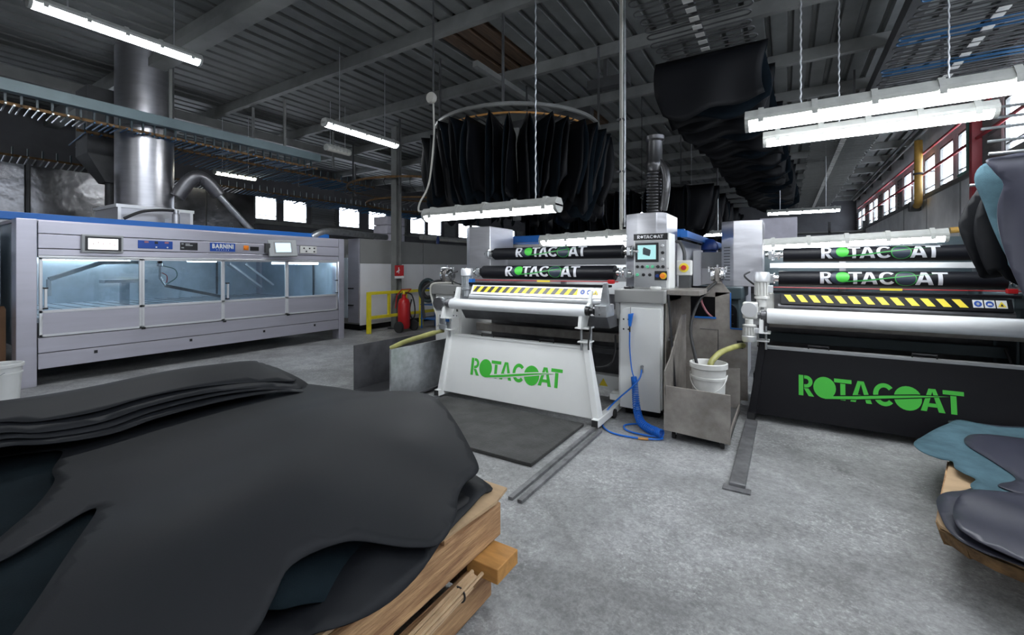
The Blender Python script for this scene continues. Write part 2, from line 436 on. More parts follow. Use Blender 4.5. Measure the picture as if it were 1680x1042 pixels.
# the frames: window_<n> > window_frame, pane, bar / louvre slats
WN = [0]
def window_unit(xin, xout, y0, y1, z0, z1, kind):
    WN[0] += 1
    e = bpy.data.objects.new('window_%d' % WN[0], None); COL.objects.link(e)
    e.location = ((xin+xout)/2, (y0+y1)/2, z0); OFF[e.name] = Vector(e.location); struct(e)
    xm = (xin+xout)/2; t = .05
    f = MB()
    a, b = xm-.03, xm+.03
    f.box(a, b, y0, y0+t, z0, z1).box(a, b, y1-t, y1, z0, z1).box(a, b, y0+t, y1-t, z0, z0+t).box(a, b, y0+t, y1-t, z1-t, z1)
    f.o('window_frame', 'steel_beam', e)
    if kind == 'w':
        B(xm-.004, xm+.004, y0+t, y1-t, z0+t, z1-t).o('pane', 'glass', e)
        B(xm-.02, xm+.02, y0+t, y1-t, z0+.16, z0+.185).o('glazing_bar', 'dark_beam', e)
    else:
        n = 8; h = (z1-z0-2*t)/n; s0 = None
        for k in range(n):
            zc = z0+t+h*(k+.5)
            if s0 is None:
                s0 = MB().bar((xm, y0+t, zc), (xm, y1-t, zc), .13, .012, up=(.75, 0, .65)).o('slat', 'grey_paint', e)
            else: piece(s0, e, (0, 0, h*k))
        B(xout-.01 if xout > xin else xout, xout if xout > xin else xout+.01, y0, y1, z0, z1).o('backing', 'dark_beam', e)
for u in lu: window_unit(XL, XL-.08, u[0], u[1], ZL0, ZL1, u[2])
for u in ru: window_unit(XR, XR+.08, u[0], u[1], ZR0, ZR1, u[2])
struct(B(XR-.06, XR, 6.0, Y1, ZR0-.1, ZR0-.02).o('trim_1', 'steel_beam'))
struct(B(XL, XL+.08, 6.0, Y1, ZL0-.14, ZL0-.02).o('trim_2', 'steel_beam'))
# wall panel joints on the right wall
for k, yy in enumerate((13.2, 15.9, 18.6)):
    struct(B(XR-.012, XR, yy, yy+.05, 0, ZR0-.1).o('trim_%d' % (3+k), 'grey_paint'))

# ================================================================== fluorescent fittings
def fitting(name, label, loc, rz, length=1.58, z_up=None, lit='diffuser', tilt=0.0, group='fluorescent fittings', scale=1.0, hang='rod', hx=None, cable=None):
    t = thing(name, label, 'lamp', loc, group, rz)
    L = length/2; w_, h_ = .075*scale, .05*scale
    up = [(-w_, 0), (-w_*1.08, .012), (-w_*1.08, .03), (-w_*.6, .03+h_), (w_*.6, .03+h_), (w_*1.08, .03), (w_*1.08, .012), (w_, 0)]
    T = Matrix.Rotation(tilt, 4, 'Y')
    def fin(m): m.v = [tuple(T @ Vector(p)) for p in m.v]; return m
    fin(MB().prism(up, 'x', -L, L)).o('housing', 'housing', t, local=True, bevel=.004)
    n = 9; cr = [(-w_*.96*cos(PI*k/(n-1)), -.055*scale*sin(PI*k/(n-1))) for k in range(n)]
    fin(MB().prism([(x, z) for x, z in cr], 'x', -L+.03, L-.03)).o('diffuser', lit, t, local=True, smooth=True)
    for s_ in (-1, 1):
        fin(MB().prism([(x*1.03, z*1.03) for x, z in cr]+[(w_*1.05, .02), (-w_*1.05, .02)], 'x', s_*(L-.03), s_*L)).o('end_cap', 'housing', t, local=True)
    c0 = None
    for k in range(5):
        x = -L+.12+k*(2*L-.24)/4
        if c0 is None: c0 = fin(MB().prism([(-w_*1.16, -.025), (-w_*1.09, -.025), (-w_*1.09, .03), (-w_*.6, .032+h_), (w_*.6, .032+h_), (w_*1.09, .03), (w_*1.09, -.025), (w_*1.16, -.025), (w_*1.16, .032), (w_*.64, .042+h_), (-w_*.64, .042+h_), (-w_*1.16, .032)], 'x', x-.02, x+.02)).o('clip', 'housing', t, local=True)
        else: piece(c0, t, T @ Vector((k*(2*L-.24)/4, 0, 0)))
    if z_up:
        for x in (hx or (-L*.62, L*.62)):
            zb = .075-x*math.tan(tilt)
            if hang == 'chain':
                MB().tube([(x+(.003 if k % 2 else -.003), 0, zb+(z_up-loc[2]-zb)*k/60) for k in range(61)], .0065, 5).o('chain', 'galvanised', t, local=True)
            else:
                Cy((x, 0, zb), (x, 0, z_up-loc[2]), .007, n=8).o('hanging_rod', 'galvanised', t, local=True)
    return t
fitting('fluorescent_lamp', 'lit strip lamp hanging high over the spray booth at upper left', (-6.62, 2.02, 4.24), R(90), z_up=ZC, lit='diffuser_bright')
fitting('fluorescent_lamp', 'lit strip lamp hanging between the booth and the ring of hides', (-6.35, 5.25, 3.85), R(90), z_up=ZC, lit='diffuser_bright')
fitting('fluorescent_lamp', 'unlit strip lamp hanging from the roof beyond the left lit lamp', (-8.6, 6.4, 4.15), R(90), length=.62, z_up=ZC, lit='diffuser_off')
fitting('fluorescent_lamp', 'lit strip lamp hung low on chains in front of the white machine', (-2.5, 3.55, 2.05), 0, z_up=ZC-.2, hang='chain', hx=(.55,))
fitting('fluorescent_lamp', 'lit strip lamp mounted above the black rollers of the white machine', (-2.15, 5.3, 1.88), 0, length=1.35, tilt=R(-1.6))
fitting('fluorescent_lamp', 'nearest long lit strip lamp, upper of the pair over the black machine', (.56, 4.3, 2.74), 0, length=1.72, z_up=ZC-.2, hang='chain', scale=1.25, hx=(-.46, .42))
fitting('fluorescent_lamp', 'lit strip lamp, lower of the pair over the black machine', (.60, 4.9, 2.72), 0, z_up=ZC-.2, hang='chain', hx=(-.2,))
fitting('fluorescent_lamp', 'lit strip lamp mounted above the rollers of the black machine', (.56, 6.05, 1.79), 0, length=1.62, tilt=R(-2.0))
fitting('fluorescent_lamp', 'distant lit strip lamp behind the stack of hanging hides', (.35, 13.5, 2.95), 0, z_up=ZC, lit='diffuser_bright')
fitting('fluorescent_lamp', 'distant lit strip lamp over the blue motors', (-1.75, 12.0, 2.35), 0, z_up=ZC, lit='diffuser', length=1.0)
fitting('fluorescent_lamp', 'yellowish lit strip lamp under the blue rods of the left conveyor', (-11.2, 5.5, 3.72), R(90), z_up=ZC, lit='diffuser_far', length=.95)
fitting('fluorescent_lamp', 'dim strip lamp standing over the grey oven top', (-9.0, 10.6, 2.38), R(90), lit='diffuser_off', length=2.2)
# unseen lamps, added over and behind the camera to brighten the foreground
ADDED_LAMPS = 'added strip lamps out of view'
for p, rz in (((-3.2, -1.2, 4.1), R(90)), ((.9, .6, 3.6), 0), ((-6.62, -2.2, 4.24), R(90)), ((.9, -2.6, 3.6), 0), ((2.3, 2.4, 3.4), 0), ((-1.0, 1.2, 4.3), 0)):
    fitting('fluorescent_lamp', 'added strip lamp hanging out of view around the camera', p, rz, z_up=ZC, group=ADDED_LAMPS)
# small bare bulb far behind the ring of hides, cable ball and cable
t = thing('bare_bulb', 'small bright bare bulb hanging far behind the ring of hides', 'bulb', (-2.6, 9.4, 2.62))
MB().lathe([(0, -.05), (.035, -.035), (.045, 0), (.03, .04), (.015, .06)], (-2.6, 9.4, 2.62)).o('globe', 'bulb', t, smooth=True)
Cy((-2.6, 9.4, 2.68), (-2.6, 9.4, ZC), .006, n=6).o('cord', 'rubber', t)
t = thing('hanging_cable', 'pale cable with a round junction box dangling above the low strip lamp', 'cable', (-3.77, 4.2, 2.1))
Cy((-3.77, 4.2, 3.68), (-3.77, 4.2, ZC), .012, n=8).o('rod', 'dark_beam', t)
MB().lathe([(0, -.02), (.06, -.02), (.07, 0), (.06, .05), (0, .05)], (-3.77, 4.15, 3.63), axis='y').o('junction_box', 'cable_white', t, smooth=True, bevel=.004)
MB().tube(smooth_path([(-3.77, 4.2, 3.57), (-3.76, 4.2, 3.2), (-3.77, 4.18, 2.9), (-3.74, 4.1, 2.6), (-3.66, 3.95, 2.42), (-3.62, 3.8, 2.26), (-3.5, 3.66, 2.14), (-3.3, 3.56, 2.12)]), .011, 8).o('cord', 'cable_white', t, smooth=True)
t = thing('conduit_drop', 'bundle of pale conduits dropping from the roof behind the white machine', 'conduit', (-1.62, 5.0, 1.9))
for k, (dx, dy) in enumerate(((0, 0), (.035, .02), (.02, -.03), (-.02, .03))):
    Cy((-1.62+dx, 5.0+dy, 1.95+.03*k), (-1.62+dx, 5.0+dy, ZC-.2), .013 if k else .02, n=8).o('conduit', ('cable_white', 'galvanised', 'cable_white', 'rod_blue')[k], t)
B(-1.66, -1.58, 4.96, 5.05, 3.2, 3.22).o('cable_tie', 'dark_beam', t)
B(-1.66, -1.58, 4.96, 5.05, 2.6, 2.62).o('cable_tie', 'dark_beam', t)
MB().tube(smooth_path([(-1.62, 5.0, ZC-.2), (-1.9, 4.7, ZC-.16), (-2.0, 4.0, ZC-.1), (-2.1, 3.2, ZC-.08)]), .03, 8).o('trunking', 'dark_beam', t, smooth=True)
# ================================================================== lettering
def arc(cx, cy, rx, ry, a0, a1, n=14):
    return [(cx+rx*cos(R(a0+(a1-a0)*k/n)), cy+ry*sin(R(a0+(a1-a0)*k/n))) for k in range(n+1)]
def band(cx, cy, rx, ry, wd, a0, a1, n=14):
    return arc(cx, cy, rx, ry, a0, a1, n)+arc(cx, cy, rx-wd, ry-wd, a1, a0, n)
def logo(stencil=False):
    """the word ROTACOAT, cap height 1, about 6.2 long; stroke outlines"""
    W = .20; g = .035 if stencil else 0
    R_ = [[(0, 0), (W, 0), (W, 1), (0, 1)],
          [(W+g, 1), (.30, 1)]+arc(.30, .70, .30, .30, 90, -90)+[(W+g, .40), (W+g, .56), (.30, .56)]+arc(.30, .70, .13, .14, -90, 90)+[(W+g, .84)],
          [(.22, .37), (.42, .37), (.66, 0), (.43, 0)]]
    T = [[(0, .82), (.70, .82), (.70, 1), (0, 1)], [(.25, 0), (.45, 0), (.45, .82-g), (.25, .82-g)]]
    A = [[(0, 0), (.21, 0), (.49-g, 1), (.30, 1)], [(.84, 0), (.62, 0), (.36+g, 1), (.54, 1)], [(.22, .20), (.62, .20), (.58, .36), (.26, .36)]]
    C = [band(.40, .5, .42, .52, .19, 42, 318, 22)]
    def at(L, x, s=1): return [[(px*s+x, py) for px, py in p] for p in L]
    letters = at(R_, 0)+at(T, 1.50)+at(A, 2.14)+at(C, 3.05)+at(A, 4.74)+at(T, 5.52)
    d1 = arc(1.10, .50, .47, .52, 0, 360, 26)[:-1]; d2 = arc(4.30, .46, .50, .54, 0, 360, 26)[:-1]
    ring2 = band(4.30, .46, .52, .56, .05, 0, 359.9, 30)
    sw = [(1.10, -.03), (1.5, .02), (2.4, .14), (3.4, .32), (4.6, .54), (5.75, .74), (4.6, .63), (3.4, .45), (2.4, .28), (1.5, .15), (1.25, .14)]
    gap = [(1.4, -.03), (2.4, .10), (3.4, .27), (4.6, .49), (5.6, .70), (5.6, .75), (4.6, .68), (3.4, .50), (2.4, .33), (1.5, .20), (1.45, .1)]
    return dict(letters=letters, d1=d1, d2=d2, ring2=ring2, sw=sw, gap=gap)
class lay:
    """each outline becomes a piece of lettering of its own"""
    def __init__(s, polys, fn, step=None): s.p = polys; s.fn = fn; s.step = step
    def o(s, name, m, parent):
        for p in s.p:
            if s.step:
                q = []
                for i in range(len(p)):
                    a, b = p[i], p[(i+1) % len(p)]; n = max(1, int(math.hypot(b[0]-a[0], b[1]-a[1])/s.step))
                    q += [(a[0]+(b[0]-a[0])*k/n, a[1]+(b[1]-a[1])*k/n) for k in range(n)]
                p = q
            vs, fs = fill_outline(p, s.step or 9)
            MB().add([s.fn(u, v) for u, v in vs], fs).o(name, m, parent)
def font_mesh(txt, size, fn, name, m, parent, bold=0.0, space=1.0):
    if len(txt) > 1:
        wd = {'I': .36, 'M': .9}; tot = sum(wd.get(ch, .74) for ch in txt); x = -tot/2
        for ch in txt:
            c = x+wd.get(ch, .74)/2; x += wd.get(ch, .74)
            font_mesh(ch, size, lambda u, v, c=c: fn(u+c*size*space, v), name, m, parent, bold)
        return
    cu = bpy.data.curves.new('txt', 'FONT'); cu.body = txt; cu.size = size; cu.align_x = 'CENTER'; cu.align_y = 'CENTER'; cu.offset = bold; cu.resolution_u = 3
    ob = bpy.data.objects.new('txt', cu); COL.objects.link(ob)
    dg = bpy.context.evaluated_depsgraph_get(); me = ob.evaluated_get(dg).to_mesh()
    b = MB().add([fn(v.co.x, v.co.y) for v in me.vertices], [tuple(p.vertices) for p in me.polygons])
    bpy.data.objects.remove(ob, do_unlink=True); bpy.data.curves.remove(cu)
    return b.o(name, m, parent)

# ================================================================== coating machine
def roller_flange(name, x, y, z, s, parent, r=.05):
    MB().lathe([(r*.55, 0), (r*.55, .03), (r, .032), (r, .05), (r*.5, .052), (r*.5, .09), (r*1.15, .092), (r*1.15, .105), (r*.4, .107), (r*.4, .17)] if s > 0 else
               [(r*.55, 0), (r*.55, -.03), (r, -.032), (r, -.05), (r*.5, -.052), (r*.5, -.09), (r*1.15, -.092), (r*1.15, -.105), (r*.4, -.107), (r*.4, -.17)], (x, y, z), axis='x').o(name, 'chrome', parent, smooth=True)
def motor(parent, x, y, z0, z1, r, body='galvanised', cap='alu', flip=False):
    h = z1-z0
    m = MB().lathe([(r*.55, 0), (r*.55, h*.22), (r*.9, h*.24), (r*.9, h*.30), (r*.7, h*.32), (r*.72, h*.72)], (x, y, z0))
    for k in range(14):
        a = 2*PI*k/14
        m.box(-.004, .004, r*.68, r*.9, h*.34, h*.7, M=Matrix.Translation((x, y, z0)) @ Matrix.Rotation(a, 4, 'Z'))
    o = m.o('motor', body, parent, smooth=True)
    c = MB().lathe([(r*.92, h*.72), (r*1.0, h*.74), (r*1.0, h*.93), (r*.85, h), (0, h)], (x, y, z0))
    c.o('fan_cover', cap, o, smooth=True)
    if flip:
        for ob in (o, o.children[0]):
            me = ob.data; off = OFF[ob.name]
            zc = (z0+z1)/2-off.z
            for v in me.vertices: v.co.z = 2*zc-v.co.z
            fix_normals(me)
    B(x+r*.7, x+r*1.3, y-r*.5, y+r*.5, z0+h*.42, z0+h*.62).o('terminal_box', 'blue' if body != 'white_dirty' else 'alu', o, bevel=.004)
    return o

def machine(ox, oy, dark, label):
    def X(v): return v+ox
    def Y(v): return v+oy
    body = 'black_paint' if dark else 'white_paint'
    cap = 'slate_paint' if dark else 'grey_cap'
    D = -.055 if dark else 0.0
    E = .45 if dark else 0.0      # the black machine is wider on its right
    t = thing('coating_machine', label, 'machine', (X(-2.5), Y(4.6), 0))
    # --- trolley front panel with the word cut out in green
    b4 = [(X(-3.40), Y(3.95), .07), (X(-1.55+E), Y(3.95), .07), (X(-1.55+E), Y(3.985), .07), (X(-3.40), Y(3.985), .07)]
    t4 = [(X(-3.35), Y(4.06), .71), (X(-1.69+E), Y(4.06), .71), (X(-1.69+E), Y(4.095), .71), (X(-3.35), Y(4.095), .71)]
    fp = MB().hexa(b4, t4).o('front_panel', body, t, bevel=.006)
    MB().hexa([(X(-3.35), Y(4.055), .70), (X(-1.69+E), Y(4.055), .70), (X(-1.69+E), Y(4.14), .70), (X(-3.35), Y(4.14), .70)],
              [(X(-3.35), Y(4.055), .725), (X(-1.69+E), Y(4.055), .725), (X(-1.69+E), Y(4.14), .725), (X(-3.35), Y(4.14), .725)]).o('top_edge', 'grey_paint' if dark else 'white_paint', fp, bevel=.004)
    lg = logo(True); hgt = .185; x0 = X(-3.03)
    def onp(du, e):
        def f(u, v):
            z = .30+v*hgt; return (x0+u*hgt*.985, Y(3.95)+(z-.07)/.64*.11-e, z)
        return f
    lay(lg['letters'], onp(0, .002)).o('lettering', 'logo_green', fp)
    lay([lg['d1'], lg['d2']], onp(0, .0025)).o('lettering', 'logo_green', fp)
    lay([lg['gap']], onp(0, .0035)).o('lettering_gap', body, fp)
    lay([lg['sw']], onp(0, .0045)).o('lettering', 'logo_green', fp)
    hm = 'black_plastic'
    for hx in (-2.95, -2.2):
        MB().tube([(X(hx), Y(4.10), .72), (X(hx), Y(4.10), .755), (X(hx+.16), Y(4.10), .755), (X(hx+.16), Y(4.10), .72)], .008, 6).o('handle', hm, t)
    # --- trolley legs, feet and screw jacks
    for s, xt, xb in ((-1, -3.37 if not dark else -3.33, -3.42), (1, -1.665+E, -1.50+E)):
        xa = .035
        MB().hexa([(X(xb-xa), Y(3.90), .03), (X(xb+xa), Y(3.90), .03), (X(xb+xa), Y(4.02), .03), (X(xb-xa), Y(4.02), .03)],
                  [(X(xt-xa*.8), Y(4.03), .78), (X(xt+xa*.8), Y(4.03), .78), (X(xt+xa*.8), Y(4.10), .78), (X(xt-xa*.8), Y(4.10), .78)]).o('leg', body, t, bevel=.006)
        ft = B(X(xb-.035), X(xb+.035), Y(3.86), Y(4.75), .03, .10).o('foot', body, t, bevel=.006)
        B(X(xb-.03), X(xb+.03), Y(3.855), Y(3.862), .035, .095).o('foot_end', 'rubber', ft)
        Cy((X(xb), Y(3.95), .0), (X(xb), Y(3.95), .03), .025, n=12).o('levelling_pad', 'steel_dark', t)
        B(X(xt-.06), X(xt+.06), Y(3.98), Y(4.12), .775, .79).o('jack_plate', 'white_paint', t, bevel=.003)
        Cy((X(xt-s*.03), Y(4.01), .70), (X(xt-s*.03), Y(4.01), .93), .011, n=10).o('jack_screw', 'galvanised', t, smooth=True)
        Cy((X(xt+s*.04), Y(4.09), .72), (X(xt+s*.04), Y(4.09), .93), .009, n=10).o('jack_screw', 'galvanised', t, smooth=True)
        # cranked bracket that carries the white roller and climbs to the safety bar
        poly = [(3.90, .92), (4.06, .92), (4.10, 1.0), (4.22, 1.12), (4.24, 1.27), (4.19, 1.27), (4.15, 1.15), (4.02, 1.10), (3.93, 1.05)]
        MB().prism([(y+oy, z+D) for y, z in poly], 'x', X(xt-.025), X(xt+.01)).o('roller_bracket', 'white_paint', t, bevel=.004)
        B(X(xt-.07), X(xt+.07), Y(3.94), Y(4.10), .915+D, .93+D).o('bracket_base', 'white_paint', t, bevel=.003)
    # --- pressing roller
    rl = MB().lathe([(.02, 0), (.054-D*.25, 0), (.060-D*.25, .008), (.060-D*.25, 1.652+E), (.054-D*.25, 1.66+E), (.02, 1.66+E)], (X(-3.29), Y(3.97), 1.09+D), axis='x', n=40).o('pressing_roller', 'roller_white', t, smooth=True)
    MB().lathe([(.03, 0), (.045, .005), (.045, .035), (.028, .04), (.028, .075)], (X(-1.63+E), Y(3.97), 1.09+D), axis='x').o('bearing_cap', 'black_plastic', rl, smooth=True)
    MB().lathe([(.03, 0), (.05, -.006), (.05, -.05), (.03, -.055), (.03, -.09)], (X(-3.29), Y(3.97), 1.09+D), axis='x').o('bearing_cap', 'steel_dark', rl, smooth=True)
    # gearbox blocks beside the roller
    gb = MB().box(X(-1.55+E), X(-1.43+E), Y(3.98), Y(4.20), 1.035, 1.15).o('gearbox', 'galvanised', t, bevel=.008)
    MB().prism([(X(-1.52+E), 1.15), (X(-1.43+E), 1.15), (X(-1.45+E), 1.36), (X(-1.49+E), 1.36)], 'y', Y(4.05), Y(4.085)).o('lever_plate', 'galvanised', gb, bevel=.004)
    Cy((X(-1.58+E), Y(4.06), 1.09), (X(-1.55+E), Y(4.06), 1.09), .05).o('flange', 'steel_dark', gb, smooth=True)
    for bz in (1.06, 1.125):
        Cy((X(-1.50+E), Y(3.975), bz), (X(-1.50+E), Y(3.98), bz), .009, n=8).o('bolt', 'chrome', gb)
    MB().tube(smooth_path([(X(-1.60+E), Y(4.0), .98), (X(-1.58+E), Y(3.95), .90), (X(-1.60+E), Y(3.96), .80), (X(-1.60+E), Y(3.96), .72)]), .008, 6).o('cable', 'rubber', t, smooth=True)
    # --- gear motors on the left
    gl = MB().box(X(-3.50), X(-3.37), Y(3.93), Y(4.09), 1.0, 1.16).o('gearbox', 'galvanised' if not dark else 'white_dirty', t, bevel=.012)
    MB().lathe([(.07, 0), (.07, .03), (.05, .035)], (X(-3.44), Y(3.90), 1.09), axis='y').o('gear_cover', 'steel_dark' if not dark else 'alu', gl, smooth=True)
    motor(t, X(-3.44), Y(4.02 if not dark else 3.90), .78, 1.0, .065, 'galvanised' if not dark else 'white_dirty', 'galvanised' if not dark else 'alu', flip=True)
    motor(t, X(-3.30 if not dark else -3.34), Y(4.28 if not dark else 4.12), 1.16 if not dark else 1.11, 1.50 if not dark else 1.46, .075, 'galvanised' if not dark else 'white_dirty', 'alu')
    B(X(-3.40), X(-3.24), Y(4.30), Y(4.42), 1.02, 1.24).o('gearbox', 'galvanised' if not dark else 'white_dirty', t, bevel=.01)
    MB().tube(smooth_path([(X(-3.36), Y(4.24), 1.30), (X(-3.42), Y(4.16), 1.34), (X(-3.50), Y(4.18), 1.42), (X(-3.46), Y(4.3), 1.46)]), .009, 6).o('cable', 'rubber', t, smooth=True)
    # --- safety bar with hazard stripes, its face leaning back
    sb = MB().hexa([(X(-3.18), Y(4.18), 1.195+D), (X(-1.56), Y(4.18), 1.195+D), (X(-1.56), Y(4.30), 1.195+D), (X(-3.18), Y(4.30), 1.195+D)],
                   [(X(-3.18), Y(4.235), 1.30+D), (X(-1.56), Y(4.235), 1.30+D), (X(-1.56), Y(4.33), 1.30+D), (X(-3.18), Y(4.33), 1.30+D)]).o('safety_bar', 'black_paint' if dark else 'alu', t, bevel=.004)
    def onb(u, v, e=.002): return (X(u), Y(4.18)+(v-1.195-D)/.105*.055-e, v)
    x_a, x_b = -3.15, -1.82; n = 13; wv = (x_b-x_a)/n; sl = .045
    if not dark:
        MB().add([onb(x_a, 1.222+D), onb(x_b, 1.222+D), onb(x_b, 1.288+D), onb(x_a, 1.288+D)], [(0,1,2,3)]).o('hazard_tape', 'yellow', sb)
    for k in range(n):
        u0 = x_a+k*wv; wq = wv*.52
        lean = sl if not dark else -sl
        q = [(u0+max(0, -lean), 1.222+D), (u0+max(0, -lean)+wq, 1.222+D), (u0+max(0, -lean)+wq+lean, 1.288+D), (u0+max(0, -lean)+lean, 1.288+D)]
        q = [(min(u, x_b), v) for u, v in q]
        MB().add([onb(u, v, .003) for u, v in q], [(0,1,2,3)]).o('stripe', 'black_plastic' if not dark else 'yellow', sb)
    for k, cxs in enumerate((-1.765, -1.695, -1.625)):
        MB().add([onb(cxs-.031, 1.224+D), onb(cxs+.031, 1.224+D), onb(cxs+.031, 1.287+D), onb(cxs-.031, 1.287+D)], [(0,1,2,3)]).o('label_plate', 'white_paint', sb)
        if k < 2:
            pts = [onb(cxs+.024*cos(2*PI*i/18), 1.2555+D+.024*sin(2*PI*i/18), .004) for i in range(18)]
            MB().add(pts, [tuple(range(18))]).o('pictogram', 'sign_blue', sb)
            if k == 0: MB().add([onb(cxs+.010*cos(2*PI*i/12), 1.2555+D+.012*sin(2*PI*i/12), .005) for i in range(12)], [tuple(range(12))]).o('pictogram', 'grey_paint', sb)
            else: MB().add([onb(cxs-.016, 1.246+D, .005), onb(cxs+.016, 1.246+D, .005), onb(cxs+.010, 1.262+D, .005), onb(cxs-.010, 1.262+D, .005)], [(0,1,2,3)]).o('pictogram', 'white_paint', sb)
        else:
            MB().add([onb(cxs-.026, 1.234+D, .004), onb(cxs+.026, 1.234+D, .004), onb(cxs, 1.279+D, .004)], [(0,1,2)]).o('pictogram', 'yellow', sb)
            MB().add([onb(cxs-.010, 1.240+D, .005), onb(cxs+.010, 1.240+D, .005), onb(cxs, 1.262+D, .005)], [(0,1,2)]).o('pictogram', 'black_plastic', sb)
    Cy((X(-3.2), Y(4.22), 1.165+D), (X(-1.55), Y(4.22), 1.165+D), .036, n=24).o('doctor_bar', 'alu' if not dark else 'steel_dark', t, smooth=True)
    B(X(-3.25), X(-1.5), Y(4.24), Y(4.34), 1.305+D, 1.33+D).o('cover_strip', 'black_paint', t, bevel=.003)
    # --- catch tray, beams and depth below
    MB().hexa([(X(-3.28), Y(4.22), .90), (X(-1.48), Y(4.22), .90), (X(-1.48), Y(4.9), .90), (X(-3.28), Y(4.9), .90)],
              [(X(-3.28), Y(4.12), 1.03), (X(-1.48), Y(4.12), 1.03), (X(-1.48), Y(4.9), 1.03), (X(-3.28), Y(4.9), 1.03)]).o('catch_tray', 'steel_dark' if not dark else 'steel_worn', t, bevel=.006)
    B(X(-3.4), X(-1.45), Y(4.95), Y(4.99), .12, 1.2).o('back_plate', 'steel_dark', t)
    B(X(-3.4), X(-1.45), Y(4.60), Y(4.70), .70, .80).o('cross_beam', 'steel_worn' if not dark else 'slate_paint', t, bevel=.006)
    B(X(-3.4), X(-1.45), Y(4.66), Y(4.74), .56, .63).o('cross_beam', 'steel_dark', t, bevel=.006)
    Cy((X(-3.4), Y(4.5), .66), (X(-1.45), Y(4.5), .66), .014, n=10).o('tie_rod', 'black_plastic', t, smooth=True)
    MB().tube(smooth_path([(X(-1.52), Y(4.5), .80), (X(-1.50), Y(4.42), .62), (X(-1.56), Y(4.4), .50), (X(-1.75), Y(4.4), .46), (X(-2.1), Y(4.45), .47)]), .010, 6).o('cable', 'rubber', t, smooth=True)
    lb = B(X(-3.45), X(-1.42), Y(4.72), Y(4.84), .16, .31).o('lower_beam', body, t, bevel=.008)
    pts = [(X(-1.78), Y(4.717), .19), (X(-1.68), Y(4.717), .19), (X(-1.73), Y(4.717), .275)]
    MB().add(pts, [(0,1,2)]).o('warning_triangle', 'yellow', lb)
    B(X(-1.60), X(-1.44), Y(4.55), Y(4.75), .10, .17).o('bracket', body, t, bevel=.005)
    Cy((X(-1.49), Y(4.30), .045), (X(-1.45), Y(4.30), .045), .045).o('wheel', 'rubber', t, smooth=True)
    # --- the two black engraved rollers with their lettering
    lr = logo(False)
    for nm, ry, rz, r, xa, xb, tx in (('top_roller', 4.70, 1.68 if not dark else 1.645, .075, -3.16, -1.50, (-2.82, .148)), ('lower_roller', 4.50, 1.45 if not dark else 1.39, .080, -3.20, -1.52, (-2.84, .152))):
        yy = Y(ry)
        ro = MB().lathe([(.03, 0), (r, 0), (r, xb-xa), (.03, xb-xa)], (X(xa), yy, rz), axis='x', n=48).o(nm, 'black_sleeve', t, smooth=True)
        for s, xe in ((-1, xa), (1, xb)): roller_flange('flange', X(xe), yy, rz, s, ro, .055)
        h = tx[1]*.88
        def onr(e):
            def f(u, v):
                a = PI*.94-(v-.5)*h/r          # around the face turned to the room
                a = PI+R(-14)-(v-.5)*h/r
                return (X(tx[0])+u*tx[1], yy+(r+e)*cos(a), rz+(r+e)*sin(a))
            return f
        lay(lr['letters'], onr(.0008), .12).o('lettering', 'logo_silver', ro)
        lay([arc(1.02, .5, .48, .52, 0, 360, 26)[:-1], lr['d2']], onr(.0012), .12).o('lettering_disc', 'logo_slate', ro)
        lay([arc(1.20, .55, .36, .42, 0, 360, 26)[:-1]], onr(.002), .12).o('lettering_disc', 'logo_green', ro)
        lay([lr['ring2']], onr(.002), .12).o('lettering_ring', 'logo_green_dark', ro)
        th = [(1.2, .14), (2.4, .24), (3.4, .42), (4.6, .62), (5.75, .80), (4.6, .68), (3.4, .50), (2.4, .34), (1.4, .24)]
        lay([th], onr(.0026), .12).o('lettering', 'logo_green_dark', ro)
    # --- frame rails behind the rollers and the red trip wire
    B(X(-3.30), X(-1.42), Y(5.20), Y(5.26), 1.54 if not dark else 1.50, 1.64 if not dark else 1.56).o('rail', 'grey_paint', t, bevel=.004)
    B(X(-3.30), X(-1.42), Y(5.10), Y(5.16), 1.34, 1.41).o('rail', 'grey_paint', t, bevel=.004)
    B(X(-3.45), X(-1.42), Y(5.5), Y(5.56), 1.72, 1.84).o('rail', 'grey_cap' if not dark else 'slate_paint', t, bevel=.004)
    B(X(-3.45), X(-1.42), Y(5.58), Y(5.62), .9, 1.72).o('back_sheet', 'grey_paint' if not dark else 'slate_paint', t)
    B(X(-2.60), X(-2.54), Y(5.44), Y(5.50), 1.2, 1.9).o('upright', 'steel_dark', t)
    Cy((X(-3.3), Y(4.38), 1.355+D), (X(-1.45), Y(4.38), 1.36+D), .005, n=6).o('trip_wire', 'red', t)
    B(X(-2.38), X(-2.22), Y(4.365), Y(4.375), 1.345+D, 1.365+D).o('wire_tag', 'yellow', t)
    B(X(-1.55), X(-1.49), Y(4.34), Y(4.40), 1.34+D, 1.38+D).o('wire_switch', 'red', t, bevel=.004)
    # --- side cabinets
    def cabinet(xa, xb, yf, yb, side):
        c = B(X(xa), X(xb), Y(yf+.02), Y(yb), .10, 1.16).o('cabinet', cap if dark else body, t, bevel=.01)
        pl = rrect(X(xa+.02), X(xb-.015), .08, 1.10, .09, 6, (0, 0, 0, 1) if side > 0 else (0, 0, 1, 0))
        MB().prism(pl, 'y', Y(yf), Y(yf+.025)).o('front_plate', body, c, bevel=.006)
        B(X(xa-.03), X(xb+.03), Y(yf-.03), Y(yb+.02), 1.15, 1.285).o('worktop', cap, t, bevel=.012)
        B(X(xa-.028), X(xa+.02) if side > 0 else X(xa-.027), Y(yf-.01), Y(yb), .98, 1.16).o('worktop_cheek', cap, t, bevel=.01)
